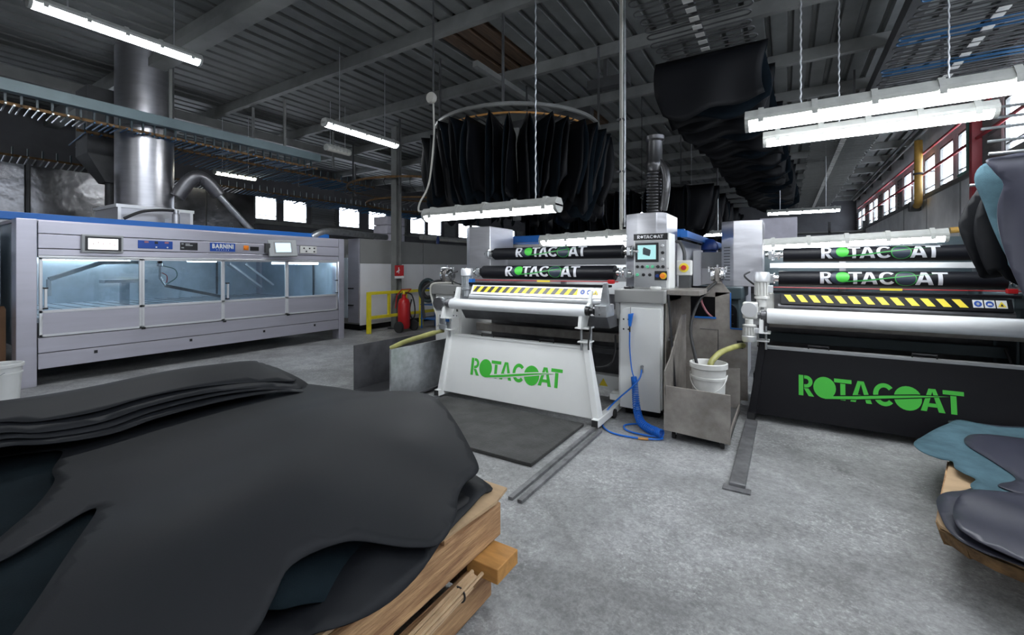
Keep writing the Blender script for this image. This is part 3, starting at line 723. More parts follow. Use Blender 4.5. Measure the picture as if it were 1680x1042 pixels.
        for dx in (.06, .11):
            for dz in (.98, .88):
                xx = X(xa+dx) if side > 0 else X(xb-dx)
                Cy((xx, Y(yf-.002), dz), (xx, Y(yf+.004), dz), .009, n=10).o('hole', 'black_plastic', c)
        B(X(xa+.05), X(xb-.05), Y(yf+.1), Y(yb-.05), 0, .10).o('plinth', 'black_paint', c)
        return c
    cabinet(-1.47, -1.03, 4.43, 5.5, 1)
    cabinet(-4.02, -3.58, 4.5, 5.5, -1)
    # folded stainless covers on the cabinets
    cv = [(X(-1.50), Y(4.80)), (X(-1.36), Y(4.74)), (X(-1.16), Y(4.74)), (X(-1.08), Y(4.86)), (X(-1.08), Y(5.4)), (X(-1.50), Y(5.4))]
    MB().prism(cv, 'z', 1.285, 2.09).o('cover', 'stainless', t, bevel=.006)
    sgn = [(X(-3.80), Y(4.92)), (X(-3.66), Y(4.80)), (X(-3.36), Y(4.86)), (X(-3.36), Y(5.45)), (X(-3.80), Y(5.45))]
    lc = MB().prism(sgn, 'z', 1.285, 2.06).o('cover', 'stainless', t, bevel=.006)
    if dark:
        for k in range(12):
            MB().bar((X(-3.77), Y(4.893), 1.36+.035*k), (X(-3.70), Y(4.833), 1.36+.035*k), .006, .012).o('vent_slot', 'steel_dark', lc)
    for s_ in (-1, 1):   # bearing blocks that hold the roller shafts
        xx = X(-3.27 if s_ < 0 else -1.42)
        for (yy, zz) in ((4.70, 1.68 if not dark else 1.645), (4.50, 1.45 if not dark else 1.39)):
            B(xx-.03, xx+.03, Y(yy-.05), Y(yy+.05), zz-.045, zz+.045).o('bearing_block', 'galvanised', t, bevel=.006)
            B(xx-.02, xx+.02, Y(yy+.03), Y(yy+.45), zz-.05, zz-.02).o('bearing_arm', 'galvanised', t)
    return t
mA = machine(0, 0, False, 'white roller coating machine with green lettering on its front panel')
mB = machine(3.13, 1.0, True, 'black roller coating machine with green lettering, right of the white one')

# ------------------------------------------------------------------ console on the white machine
c = thing('control_console', 'white control console with touch screen on the white machine', 'control panel', (-1.2, 4.72, 1.285))
B(-1.385, -1.02, 4.70, 4.98, 1.285, 1.865).o('casing', 'white_paint', c, bevel=.008)
hd = B(-1.385, -1.035, 4.692, 4.702, 1.795, 1.862).o('header', 'black_plastic', c)
lg = logo(False)
lay(lg['letters']+[arc(1.10, .5, .36, .4, 0, 360, 16)[:-1], arc(4.3, .5, .4, .44, 0, 360, 16)[:-1]], lambda u, v: (-1.345+u*.043, 4.6905, 1.812+v*.034)).o('lettering', 'alu', hd)
B(-1.372, -1.048, 4.694, 4.701, 1.30, 1.785).o('face_plate', 'grey_paint', c)
sc = B(-1.365, -1.125, 4.686, 4.695, 1.565, 1.765).o('screen', 'black_plastic', c, bevel=.004)
B(-1.340, -1.150, 4.684, 4.687, 1.592, 1.742).o('display', 'screen_teal', sc)
MB().hexa([(-1.285, 4.6825, 1.645), (-1.215, 4.6825, 1.625), (-1.205, 4.6825, 1.66), (-1.275, 4.6825, 1.675)], [(-1.285, 4.6835, 1.70), (-1.215, 4.6835, 1.675), (-1.205, 4.6835, 1.69), (-1.275, 4.6835, 1.72)]).o('display_picture', 'slate_paint', sc)
bt = []
for k, (bx, bz, bm) in enumerate([(-1.085, 1.73, 'alu'), (-1.085, 1.66, 'black_plastic'), (-1.085, 1.59, 'alu')]+[(-1.345+.053*i, 1.515, ('black_plastic', 'black_plastic', 'lamp_green', 'lamp_green', 'black_plastic', 'black_plastic')[i]) for i in range(6)]+[(-1.345+.065*i, 1.43, ('lamp_green', 'black_plastic', 'black_plastic')[i]) for i in range(3)]):
    MB().lathe([(.017, 0), (.017, -.008), (.012, -.02), (0, -.02)], (bx, 4.694, bz), axis='y', n=14).o('button', bm, c, smooth=True)
eb = B(-1.165, -1.04, 4.684, 4.695, 1.375, 1.47).o('emergency_plate', 'black_plastic', c, bevel=.004)
MB().lathe([(.034, 0), (.034, -.006)], (-1.075, 4.684, 1.42), axis='y').o('collar', 'yellow', eb, smooth=True)
MB().lathe([(.016, 0), (.016, -.015), (.026, -.018), (.026, -.03), (0, -.034)], (-1.078, 4.680, 1.42), axis='y').o('emergency_button', 'orange', eb, smooth=True)
MB().lathe([(.018, 0), (.018, -.01), (0, -.012)], (-1.135, 4.684, 1.42), axis='y').o('knob', 'motor_blue', eb, smooth=True)
Cy((-1.03, 4.70, 1.5), (-1.03, 4.69, 1.5), .008, n=8).o('lock', 'chrome', c)
c = thing('isolator_box', 'grey isolator box with red knob on yellow, beside the console', 'switch box', (-.945, 5.1, 1.35))
B(-1.02, -.87, 5.06, 5.16, 1.42, 1.585).o('case', 'white_dirty', c, bevel=.01)
MB().lathe([(.05, 0), (.05, -.004)], (-.945, 5.06, 1.505), axis='y').o('collar', 'yellow', c, smooth=True)
MB().lathe([(.026, 0), (.026, -.02), (0, -.022)], (-.945, 5.056, 1.505), axis='y').o('knob', 'red', c, smooth=True)
MB().tube(smooth_path([(-.945, 5.1, 1.58), (-.95, 5.1, 1.68), (-1.0, 5.15, 1.78), (-1.05, 5.2, 1.80)]), .018, 8).o('cable', 'dark_beam', c, smooth=True)
B(-1.0, -.89, 5.06, 5.2, 1.285, 1.42).o('stand', 'dark_beam', c)
t = tag(MB().lathe([(.0, 0), (.05, 0), (.055, .01), (.055, .02), (.05, .028), (.0, .028)], (-1.12, 4.55, 1.285)).o('tape_roll', 'white_dirty', smooth=True), 'small pale disc lying on the worktop below the console', 'disc')
t = tag(B(-1.44, -1.36, 4.52, 4.62, 1.286, 1.31).o('hand_scanner', 'black_plastic', bevel=.008), 'small black tool lying on the worktop left of the console', 'tool')

# ------------------------------------------------------------------ air gun, spiral hose
g = thing('air_gun', 'blue air blow gun hanging on the white cabinet with its spiral hose', 'air gun', (-1.33, 4.4, .0))
MB().hexa([(-1.35, 4.385, .92), (-1.325, 4.385, .91), (-1.325, 4.415, .91), (-1.35, 4.415, .92)], [(-1.352, 4.385, 1.04), (-1.30, 4.385, 1.05), (-1.30, 4.415, 1.05), (-1.352, 4.415, 1.04)]).o('grip', 'hose_blue', g, bevel=.006)
Cy((-1.33, 4.40, 1.04), (-1.328, 4.40, 1.11), .005, n=8).o('nozzle', 'chrome', g)
Cy((-1.338, 4.40, .915), (-1.338, 4.40, .86), .008, n=8).o('coupling', 'black_plastic', g)
MB().tube(smooth_path([(-1.338, 4.40, .86), (-1.335, 4.39, .7), (-1.31, 4.37, .5), (-1.285, 4.36, .42)]), .0065, 8).o('hose', 'hose_blue', g, smooth=True)
cl = [(-1.285, 4.36, .42), (-1.27, 4.34, .36), (-1.25, 4.30, .25), (-1.21, 4.22, .13), (-1.14, 4.12, .06), (-1.02, 4.03, .045), (-.93, 3.99, .045)]
path = smooth_path(cl, 12); cp = []
tot = len(path)-1; turns = 44
for k in range(turns*12+1):
    f = k/(turns*12)*tot; i = min(int(f), tot-1); p = path[i].lerp(path[i+1], f-i); d = (path[min(i+1, tot)]-path[max(i-1, 0)]).normalized()
    a = d.cross(Vector((0, 1, .3))).normalized(); b = d.cross(a)
    rr = .024+.012*min(1, f/tot*1.6); an = 2*PI*k/12
    cp.append(p+a*rr*cos(an)+b*rr*sin(an))
MB().tube(cp, .0055, 6).o('spiral_hose', 'hose_blue', g, smooth=True)
h = thing('air_hose', 'loose blue air hose from the cabinet socket looping on the floor', 'hose', (-1.2, 4.1, 0))
MB().tube(smooth_path([(-1.22, 4.41, .50), (-1.225, 4.36, .42), (-1.28, 4.30, .34), (-1.40, 4.26, .22), (-1.50, 4.2, .10), (-1.50, 4.05, .02), (-1.36, 3.88, .012), (-1.15, 3.86, .012), (-.95, 3.93, .012), (-.93, 3.99, .012), (-1.08, 3.97, .012), (-1.24, 4.0, .012), (-1.30, 4.12, .012), (-1.2, 4.22, .012), (-1.04, 4.22, .012), (-.97, 4.12, .012)], 8), .008, 8).o('hose', 'hose_blue', h, smooth=True)
MB().cyl((-1.22, 4.43, .52), (-1.22, 4.40, .52), .014, n=10).cyl((-1.22, 4.41, .53), (-1.22, 4.41, .46), .012, n=10).o('coupling', 'galvanised', h, smooth=True)
Cy((-1.10, 3.862, .012), (-1.02, 3.89, .012), .011, n=8).o('ferrule', 'wood_orange', h)
# ================================================================== on the floor round the machines
t = tag(B(-3.35, -1.63, 2.90, 3.92, 0, .03).o('floor_mat', 'mat_rubber', bevel=.006), 'dark worn mat lying on the floor before the white machine', 'mat')
t = thing('floor_rail', 'pair of thin steel rails on the floor right of the dark mat', 'rail', (-1.48, 3.1, 0))
for dx in (-.035, .035): B(-1.48+dx-.018, -1.48+dx+.018, 2.42, 3.86, 0, .022).o('rail_strip', 'rail_steel', t, bevel=.003)
t = thing('floor_rail', 'wide steel rail on the floor running to the black machine', 'rail', (-.28, 4.1, 0))
B(-.335, -.235, 3.36, 4.87, 0, .035).o('rail_strip', 'rail_steel', t, bevel=.006)
B(-.37, -.20, 3.30, 3.37, 0, .012).o('end_plate', 'rail_steel', t, bevel=.002)

# stainless drip cart with its bucket
c = thing('drip_cart', 'worn stainless cart with a high front sheet, standing before the console', 'cart', (-.64, 4.45, 0))
MB().hexa([(-.905, 3.985, .085), (-.385, 3.985, .06), (-.385, 4.0, .06), (-.905, 4.0, .085)], [(-.895, 3.985, .475), (-.385, 3.985, .465), (-.385, 4.0, .465), (-.895, 4.0, .475)]).o('front_sheet', 'steel_worn', c, bevel=.003)
MB().prism([(3.985, .085), (4.93, .085), (4.93, 1.02), (4.72, 1.02), (4.2, .68), (3.985, .60)], 'x', -.91, -.898).o('side_sheet', 'steel_worn', c)
B(-.90, -.39, 4.0, 4.93, .085, .105).o('floor_plate', 'steel_dark', c)
B(-.402, -.39, 4.0, 4.93, .085, .15).o('side_lip', 'steel_worn', c)
B(-.90, -.39, 4.918, 4.93, .085, .5).o('back_sheet', 'steel_worn', c)
for (wx, wy) in ((-.84, 4.07), (-.45, 4.05), (-.84, 4.85), (-.45, 4.85)):
    wh = Cy((wx-.014, wy, .04), (wx+.014, wy, .04), .04, n=18).o('caster_wheel', 'rubber', c, smooth=True)
    MB().box(wx-.022, wx+.022, wy-.012, wy+.012, .04, .085).o('caster_fork', 'galvanised', wh)
def bucket(loc, label, h=.46, r=.145, mt='white_dirty', tilt=0):
    t = thing('bucket', label, 'bucket', loc)
    x, y, z = loc
    MB().lathe([(0, .004), (r*.86, .004), (r*.87, 0), (r*.97, h*.72), (r*1.03, h*.72), (r*1.03, h*.76), (r*.98, h*.77), (r*1.0, h*.9), (r*1.10, h*.91), (r*1.10, h*.99), (r*1.02, h), (r*.97, h*.98), (r*.82, .02), (0, .02)], loc, n=36).o('pail', mt, t, smooth=True)
    pts = [(x+r*1.06*cos(a), y-abs(sin(a))*r*1.10, z+h*.80-sin(a)*h*.28) for a in [PI*k/14 for k in range(15)]]
    MB().tube(pts, .005, 6).o('handle', 'galvanised' if mt == 'white_paint' else mt, t, smooth=True)
    return t
bucket((-.61, 4.42, .106), 'white plastic bucket standing inside the stainless cart', h=.53, r=.148)
t = thing('drain_hose', 'olive hose curving from the steel enclosure into the white bucket', 'hose', (-.5, 4.7, .6))
MB().tube(smooth_path([(-.60, 4.42, .58), (-.585, 4.45, .64), (-.53, 4.58, .70), (-.45, 4.78, .725), (-.39, 5.0, .72), (-.38, 5.15, .70)]), .027, 12).o('hose', 'hose_olive', t, smooth=True)
t = thing('supply_hose', 'black hose hanging from the pump into the white bucket', 'hose', (-.72, 4.8, .6))
MB().tube(smooth_path([(-.70, 4.42, .56), (-.73, 4.46, .66), (-.80, 4.62, .9), (-.78, 4.85, 1.12), (-.70, 5.0, 1.27), (-.62, 5.14, 1.36)]), .015, 10).o('hose', 'rubber', t, smooth=True)
t = thing('lance_pipe', 'thin dark rod leaning inside the stainless cart', 'rod', (-.93, 4.45, .1))
MB().cyl((-.86, 4.30, .11), (-.955, 4.36, 1.25), .011, n=8).o('pipe', 'black_plastic', t)
# steel enclosure between the two machines
e = thing('steel_enclosure', 'worn stainless enclosure with blue edging between the two machines', 'enclosure', (-.7, 5.15, 0))
m = MB()
for q in ([(-1.01, .12), (-.34, .12), (-.34, .80), (-1.01, .80)], [(-1.01, .80), (-.34, .80), (-.37, .87), (-.50, .87), (-.50, .97), (-1.01, .97)],
          [(-1.01, .97), (-.90, .97), (-.90, 1.24), (-1.01, 1.24)], [(-.65, .97), (-.50, .97), (-.50, 1.24), (-.65, 1.24)],
          [(-.90, 1.19), (-.65, 1.19), (-.50, 1.24), (-.58, 1.34), (-.68, 1.34), (-.80, 1.24), (-.90, 1.24)]):
    m.prism(q, 'y', 5.19, 5.2)
m.o('back_sheet', 'steel_worn', e)
MB().prism([(4.45, .15), (5.19, .15), (5.19, 1.24), (4.5, 1.24)], 'x', -1.012, -1.0).o('side_sheet', 'steel_worn', e)
B(-1.0, -.70, 4.5, 5.18, 1.235, 1.285).o('drip_tray', 'steel_worn', e, bevel=.004)
B(-.895, -.64, 5.178, 5.188, .955, .975).o('edging', 'blue', e)
B(-.505, -.495, 5.178, 5.188, .86, 1.24).o('edging', 'blue', e)
B(-.50, -.34, 5.178, 5.188, .855, .87).o('edging', 'blue', e)
MB().tube([(-.80, 5.184, .84), (-.62, 5.184, .84), (-.62, 5.184, .5), (-.84, 5.184, .5)], .004, 5).o('hatch_seam', 'steel_dark', e)
B(-.44, -.38, 5.17, 5.19, .66, .74).o('hose_port', 'black_plastic', e)
B(-.998, -.985, 4.55, 5.15, .78, .80).o('rib', 'stainless', e)
MB().tube(smooth_path([(-.80, 5.24, 1.22), (-.79, 5.24, 1.12), (-.74, 5.24, 1.02), (-.68, 5.24, .96)]), .012, 8).o('clear_hose', 'hose_clear', e, smooth=True)
B(-.95, -.6, 5.30, 5.32, .9, 1.3).o('inner_sheet', 'black_paint', e)
def pump(loc, label, s=1.0):
    x, y, z = loc; t = thing('diaphragm_pump', label, 'pump', loc)
    for sx in (-1, 1):
        MB().lathe([(.03*s, sx*.02*s), (.075*s, sx*.03*s), (.08*s, sx*.045*s), (.07*s, sx*.07*s), (.04*s, sx*.085*s), (0, sx*.085*s)], (x, y, z+.10*s), axis='x', n=20).o('chamber', 'chrome', t, smooth=True)
    MB().cyl((x, y, z), (x, y, z+.17*s), .035*s, n=14).box(x-.05*s, x+.05*s, y-.03*s, y+.03*s, z, z+.02*s).o('body', 'steel_worn', t, smooth=True)
    MB().cyl((x-.10*s, y, z+.19*s), (x+.10*s, y, z+.19*s), .016*s, n=10).cyl((x, y, z+.17*s), (x, y, z+.23*s), .012*s, n=10).cyl((x-.1*s, y, z+.14*s), (x-.1*s, y, z+.21*s), .012*s, n=10).cyl((x+.1*s, y, z+.14*s), (x+.1*s, y, z+.21*s), .012*s, n=10).o('manifold', 'chrome', t, smooth=True)
    return t
pump((-.62, 5.14, 1.34), 'chrome pump on top of the steel enclosure', .85)
pump((-4.03, 4.78, 1.285), 'chrome pump on the left cabinet of the white machine', 1.1)
t = thing('arch_hose', 'black and white hoses arching off the left cabinet of the white machine', 'hose', (-4.0, 4.6, .8))
MB().tube(smooth_path([(-4.05, 4.78, 1.31), (-4.2, 4.72, 1.31), (-4.32, 4.62, 1.2), (-4.33, 4.6, 1.0), (-4.28, 4.58, .8)]), .022, 10).o('black_hose', 'rubber', t, smooth=True)
MB().tube(smooth_path([(-3.78, 4.62, 1.30), (-3.98, 4.44, 1.295), (-4.02, 4.42, 1.20), (-3.96, 4.40, 1.05), (-3.80, 4.30, .88), (-3.70, 4.2, .78)]), .013, 8).o('white_hose', 'cable_white', t, smooth=True)
MB().tube(smooth_path([(-3.95, 4.75, 1.42), (-3.80, 4.6, 1.32), (-3.62, 4.45, 1.15), (-3.55, 4.40, .95)]), .012, 8).o('black_hose', 'rubber', t, smooth=True)
# drip tray cart on the left
c = thing('drip_cart', 'low dark steel drip cart with two long side sheets, left of the white machine', 'cart', (-3.98, 3.95, 0))
B(-4.36, -4.345, 3.46, 4.62, .04, .585).o('side_sheet', 'steel_dark', c)
B(-3.625, -3.60, 3.34, 4.34, .08, .625).o('side_sheet', 'galvanised', c, bevel=.003)
B(-4.35, -3.62, 4.60, 4.615, .04, .585).o('back_sheet', 'steel_dark', c)
B(-4.35, -3.62, 3.46, 4.60, .04, .06).o('floor_plate', 'steel_dark', c)
for (wx, wy) in ((-4.28, 3.55), (-3.7, 3.55), (-4.28, 4.5), (-3.7, 4.5)): Cy((wx-.012, wy, .02), (wx+.012, wy, .02), .02, n=12).o('caster_wheel', 'rubber', c, smooth=True)
t = thing('drain_hose', 'olive hose slanting down into the low drip cart on the left', 'hose', (-3.7, 4.1, .6))
MB().tube(smooth_path([(-3.45, 4.02, .76), (-3.55, 4.0, .735), (-3.75, 3.95, .67), (-3.95, 3.88, .60), (-4.1, 3.8, .52)]), [.022]*9+[.03]*24, 12).o('hose', 'hose_olive', t, smooth=True)

# ================================================================== behind the machines
d = thing('drying_table', 'grey belt dryer with blue top rails behind the white machine', 'dryer', (-2.4, 7.6, 0))
B(-3.65, -1.15, 6.0, 9.6, .2, 1.86).o('casing', 'oven_white', d)
B(-3.7, -1.1, 5.92, 6.0, 1.90, 2.0).o('rail', 'blue', d, bevel=.005)
B(-1.06, -.98, 5.45, 9.6, 1.86, 1.94).o('rail', 'blue', d, bevel=.005)
B(-3.72, -3.64, 5.92, 9.6, 1.88, 1.96).o('rail', 'blue', d, bevel=.005)
MB().tube(smooth_path([(-3.0, 5.9, 1.97), (-2.7, 5.9, 2.0), (-2.4, 5.9, 1.97), (-2.1, 5.9, 2.02), (-1.9, 5.85, 1.98), (-1.66, 5.6, 2.0), (-1.62, 5.1, 2.1)]), .012, 6).o('cable', 'cable_white', d, smooth=True)
for xx in (-3.5, -1.3):
    B(xx-.05, xx+.05, 6.05, 6.15, 0, .2).o('leg', 'oven_grey', d); B(xx-.05, xx+.05, 9.4, 9.5, 0, .2).o('leg', 'oven_grey', d)
d = thing('extraction_box', 'grey extraction box with two blue fan motors beyond the console', 'extractor', (-.85, 6.9, 0))
B(-1.06, -.45, 6.6, 7.6, 1.50, 1.72).o('duct', 'grey_paint', d, bevel=.006)
B(-1.06, -.45, 6.62, 7.5, 0, 1.50).o('casing', 'oven_white', d)
B(-1.10, -1.0, 6.55, 6.6, 0, 1.74).o('post', 'oven_white', d)
for (mx, my) in ((-.93, 6.85), (-.66, 6.95)):
    MB().lathe([(.09, 0), (.09, .03), (.115, .04), (.115, .10), (.09, .15), (.05, .19), (0, .2)], (mx, my, 1.72)).o('fan_motor', 'motor_blue', d, smooth=True)
t = tag(B(-.40, .16, 9.0, 9.6, 0, 2.38).o('duct_hood', 'wrap_white', bevel=.01), 'pale lilac hood box far behind the black machine', 'hood')
d = thing('extraction_duct', 'dark ribbed extraction duct rising above the console cover', 'duct', (-1.28, 5.15, 2.09))
prof = [(.085, 2.09)]
for k in range(14): z = 2.12+k*.035; prof += [(.082, z), (.092, z+.012), (.082, z+.026)]
prof += [(.10, 2.66), (.10, 2.70), (.088, 2.72), (.088, 2.94), (.11, 2.96), (.11, 3.0), (.0, 3.0)]
MB().lathe([(r, z-2.09) for r, z in prof], (-1.28, 5.15, 2.09), n=24).o('pipe', 'duct_dark', d, smooth=True)
MB().tube(smooth_path([(-1.18, 5.12, 2.15), (-1.14, 5.1, 2.4), (-1.16, 5.12, 2.6), (-1.24, 5.14, 2.72)]), .045, 10).o('branch', 'duct_dark', d, smooth=True)
d = thing('steel_cabinet', 'dark steel machine body far behind the white machine', 'machine', (-4.6, 8.0, 0))
B(-5.6, -4.2, 7.6, 9.0, 0, 1.95).o('casing', 'steel_dark', d, bevel=.01)
B(-5.5, -4.9, 7.58, 7.6, .4, 1.5).o('door', 'steel_worn', d)
t = thing('metal_column', 'grey steel column before the oven with a red fire sign', 'column', (-8.25, 7.83, 0))
MB().prism([(-8.34, 7.74), (-8.16, 7.74), (-8.16, 7.76), (-8.24, 7.77), (-8.24, 7.89), (-8.16, 7.90), (-8.16, 7.92), (-8.34, 7.92), (-8.34, 7.90), (-8.26, 7.89), (-8.26, 7.77), (-8.34, 7.76)], 'z', 0, ZC-.2).o('post', 'steel_beam', t)
B(-8.40, -8.10, 7.68, 7.98, 0, .02).o('base_plate', 'dark_beam', t)
s = thing('fire_sign', 'red fire extinguisher sign fixed to the steel column', 'sign', (-8.14, 7.80, 1.28))
sg = MB().bar((-8.145, 7.68, 1.44), (-8.085, 7.915, 1.44), .02, .26).o('plate', 'red', s)
MB().bar((-8.125, 7.77, 1.445), (-8.11, 7.83, 1.445), .026, .15).o('pictogram', 'white_paint', s)
MB().bar((-8.13, 7.72, 1.40), (-8.11, 7.80, 1.46), .0265, .03).o('pictogram', 'white_paint', s)
MB().bar((-8.145, 7.68, 1.275), (-8.085, 7.915, 1.275), .02, .06).o('caption_plate', 'white_paint', s)
# extinguisher trolley
t = thing('fire_extinguisher', 'red wheeled fire extinguisher standing by the yellow rail', 'fire extinguisher', (-7.7, 7.55, 0))
MB().lathe([(0, .06), (.12, .07), (.145, .14), (.145, .66), (.11, .76), (.05, .80), (.045, .88), (0, .88)], (-7.7, 7.55, 0), n=26).o('cylinder', 'red', t, smooth=True)
for s_ in (-1, 1):
    wx, wy = -7.70+.12+s_*.0, 7.55+s_*.24
    Cy((-7.62, 7.55+s_*.21, .13), (-7.62, 7.55+s_*.27, .13), .13, n=24).o('wheel', 'rubber', t, smooth=True)
MB().tube([(-7.85, 7.42, .55), (-7.80, 7.42, .85), (-7.62, 7.40, 1.0), (-7.62, 7.70, 1.0), (-7.80, 7.68, .85), (-7.85, 7.68, .55)], .013, 8).o('push_handle', 'red', t, smooth=True)
MB().cyl((-7.7, 7.55, .88), (-7.7, 7.55, .95), .03, n=12).o('valve', 'yellow', t, smooth=True)
MB().tube(smooth_path([(-7.7, 7.58, .92), (-7.62, 7.72, .86), (-7.60, 7.80, .6), (-7.60, 7.80, .35), (-7.66, 7.76, .3), (-7.70, 7.74, .5), (-7.66, 7.76, .75)]), .016, 8).o('hose', 'rubber', t, smooth=True)
# yellow guard rail
t = thing('guard_rail', 'yellow steel guard rail in front of the white oven', 'guard rail', (-8.1, 8.8, 0))
for yy in (6.85, 8.55, 10.4): B(-8.14, -8.06, yy-.04, yy+.04, 0, .95).o('post', 'rail_yellow', t, bevel=.004)
for zz in (.92, .36): B(-8.13, -8.07, 6.85, 10.4, zz-.035, zz+.035).o('rail', 'rail_yellow', t, bevel=.004)
for yy in (7.45, 8.0, 9.2, 9.8): B(-8.12, -8.08, yy-.035, yy+.035, .36, .92).o('baluster', 'rail_yellow', t, bevel=.004)
# blue hose trolley behind the left cabinet
t = thing('hose_trolley', 'dark blue trolley with coiled black hoses beside the extinguisher', 'trolley', (-7.50, 8.40, 0))
for (xx, yy) in ((-7.75, 8.20), (-7.25, 8.20), (-7.75, 8.70), (-7.25, 8.70)): Cy((xx, yy, 0), (xx, yy, 1.0), .02, n=8).o('leg', 'blue', t)
for zz in (.25, .6, 1.0): B(-7.78, -7.22, 8.18, 8.72, zz-.02, zz).o('shelf', 'blue', t)
MB().tube([(-7.50+.26*cos(a), 8.16, .95+.26*sin(a)) for a in [2*PI*k/24 for k in range(24)]], .05, 8, closed=True).o('hose_coil', 'slate_paint', t, smooth=True)
MB().tube([(-7.50+.17*cos(a), 8.16, .95+.17*sin(a)) for a in [2*PI*k/24 for k in range(24)]], .045, 8, closed=True).o('hose_coil', 'rubber', t, smooth=True)

# ================================================================== drying oven along the left side
o = thing('drying_oven', 'long oven with grey upper and white lower panels behind the yellow rail', 'oven', (-9.8, 12, 0))
B(-11.0, -8.6, 6.98, 19.9, .16, 2.2).o('casing', 'oven_grey', o)
p0 = None
for k in range(6):
    y0 = 7.0+k*2.15
    a = B(-8.6, -8.575, y0, y0+2.13, 1.62, 2.2).o('upper_panel', 'oven_grey', o, bevel=.004) if k == 0 else piece(p0, o, (0, 2.15*k, 0))
    if k == 0: p0 = a
p1 = B(-8.6, -8.57, 7.0, 9.13, .14, 1.61).o('lower_panel', 'oven_white', o, bevel=.004)
for k in range(1, 6): piece(p1, o, (0, 2.15*k, 0))
B(-10.9, -8.7, 7.1, 19.8, 0, .16).o('plinth', 'black_paint', o)
B(-8.95, -8.57, 6.95, 6.98, .2, 2.2).o('end_panel', 'booth_steel', o)
B(-9.4, -8.98, 6.94, 6.98, .3, 1.75).o('end_door', 'booth_inner', o)
B(-8.9, -8.75, 6.90, 6.95, 1.0, 1.03).o('door_handle', 'black_plastic', o)
B(-8.9, -8.75, 6.90, 6.95, .6, .63).o('door_handle', 'black_plastic', o)
MB().tube(smooth_path([(-8.4, 5.6, 2.14), (-8.4, 5.85, 2.26), (-8.45, 6.2, 2.3), (-8.6, 7.0, 2.3), (-8.8, 8.0, 2.3)]), .075, 12).o('top_pipe', 'galvanised', o, smooth=True)
t = thing('wrapped_boxes', 'white wrapped boxes stacked on top of the oven', 'boxes', (-9.5, 8.8, 2.2))
for k in range(3): B(-9.75, -9.2, 8.4, 9.05, 2.205+k*.24, 2.205+k*.24+.23).o('box', 'wrap_white', t, bevel=.02)
t = tag(MB().lathe([(0, 0), (.05, 0), (.05, .16), (.03, .2), (.03, .24), (0, .24)], (-8.8, 10.0, 2.2)).o('air_valve', 'motor_blue', smooth=True), 'small blue valve on the oven top beside the lamp', 'valve')

# galvanised foil-clad duct wall behind the booth
d = thing('clad_tunnel', 'foil-clad metal tunnel running high behind the spray booth', 'tunnel', (-12.8, 2.5, 0))
B(-13.6, -12.02, -2.0, 6.4, 2.0, 3.42).o('core', 'dark_beam', d)
f0 = B(-12.02, -12.0, -1.9, -.0, 2.0, 3.42).o('foil_sheet', 'foil_panel', d)
ys = [(.03, 2.2), (2.26, 3.9), (3.93, 5.2), (5.23, 6.35)]
for a, b in ys: B(-12.02, -12.0, a, b, 2.0, 3.42).o('foil_sheet', 'foil_panel', d)
Cy((-11.95, 2.23, 2.0), (-11.95, 2.23, 3.44), .035, n=10).o('strap', 'dark_beam', d)
for k in range(4): B(-13.5, -13.3, -1.5+k*2.4, -1.3+k*2.4, 0, 2.0).o('leg', 'dark_beam', d)

# ================================================================== spray booth
b = thing('spray_booth', 'long stainless spray booth with glass sliding doors and blue name plate', 'spray booth', (-9.6, 3.8, 0))
XF = -8.05; XB = -11.3
for (ya, yb) in ((1.40, 1.58), (6.02, 6.15)):
    B(XF-.22, XF, ya, yb, 0, 2.12).o('post', 'booth_steel', b, bevel=.006)
    B(XB, XB+.2, ya, yb, 0, 2.12).o('post', 'booth_steel', b, bevel=.006)
for (za, zb, dx) in ((1.945, 2.105, 0), (1.755, 1.935, .006), (1.665, 1.745, 0)):
    hp = B(XF-.04, XF+dx, 1.59, 6.01, za, zb).o('header_panel', 'booth_steel', b, bevel=.004)
B(XF-.05, XF-.02, 1.59, 6.01, 1.64, 2.1).o('header_core', 'black_paint', b)
B(XF-.05, XF+.02, 1.59, 6.01, 1.635, 1.66).o('door_track', 'alu', b, bevel=.003)
B(XF-.04, XF, 1.59, 6.01, .42, .61).o('skirt_panel', 'booth_steel', b, bevel=.004)
sk = B(XF-.04, XF, 1.59, 6.01, .215, .41).o('skirt_panel', 'booth_steel', b, bevel=.004)
for yy in (2.14, 3.28, 4.44, 5.45): B(XF, XF+.006, yy-.018, yy+.018, .335, .375).o('latch', 'black_plastic', sk)
for k, (ya, yb) in enumerate(((1.60, 2.65), (2.65, 3.75), (3.75, 4.87), (4.87, 5.98))):
    dx = .012 if k % 2 else 0
    fr = MB()
    x0, x1 = XF-.03+dx, XF+dx
    fr.box(x0, x1, ya, ya+.03, .62, 1.635).box(x0, x1, yb-.03, yb, .62, 1.635).box(x0, x1, ya, yb, .62, .65).box(x0, x1, ya, yb, .925, .96).box(x0, x1, ya, yb, 1.61, 1.635)
    dr = fr.o('sliding_door', 'alu', b, bevel=.003)
    B(x0+.01, x0+.016, ya+.03, yb-.03, .96, 1.61).o('pane', 'booth_glass', dr)
    B(x0+.008, x1-.006, ya+.03, yb-.03, .65, .925).o('kick_panel', 'booth_steel', dr)
    if k in (0, 2, 3):
        yy = (ya+.05) if k == 0 else (ya+.06 if k == 2 else yb-.05)
        MB().box(x1, x1+.05, yy-.02, yy+.02, 1.235, 1.255).box(x1, x1+.05, yy-.02, yy+.02, .975, .995).o('handle_end', 'black_plastic', dr)
        B(x1+.02, x1+.05, yy-.012, yy+.012, .995, 1.235).o('handle', 'alu', dr, bevel=.003)
for (yy, zz) in ((2.665, .60), (3.77, .59), (4.89, .60)): B(XF, XF+.03, yy-.02, yy+.02, zz, zz+.03).o('stop_block', 'black_plastic', b)
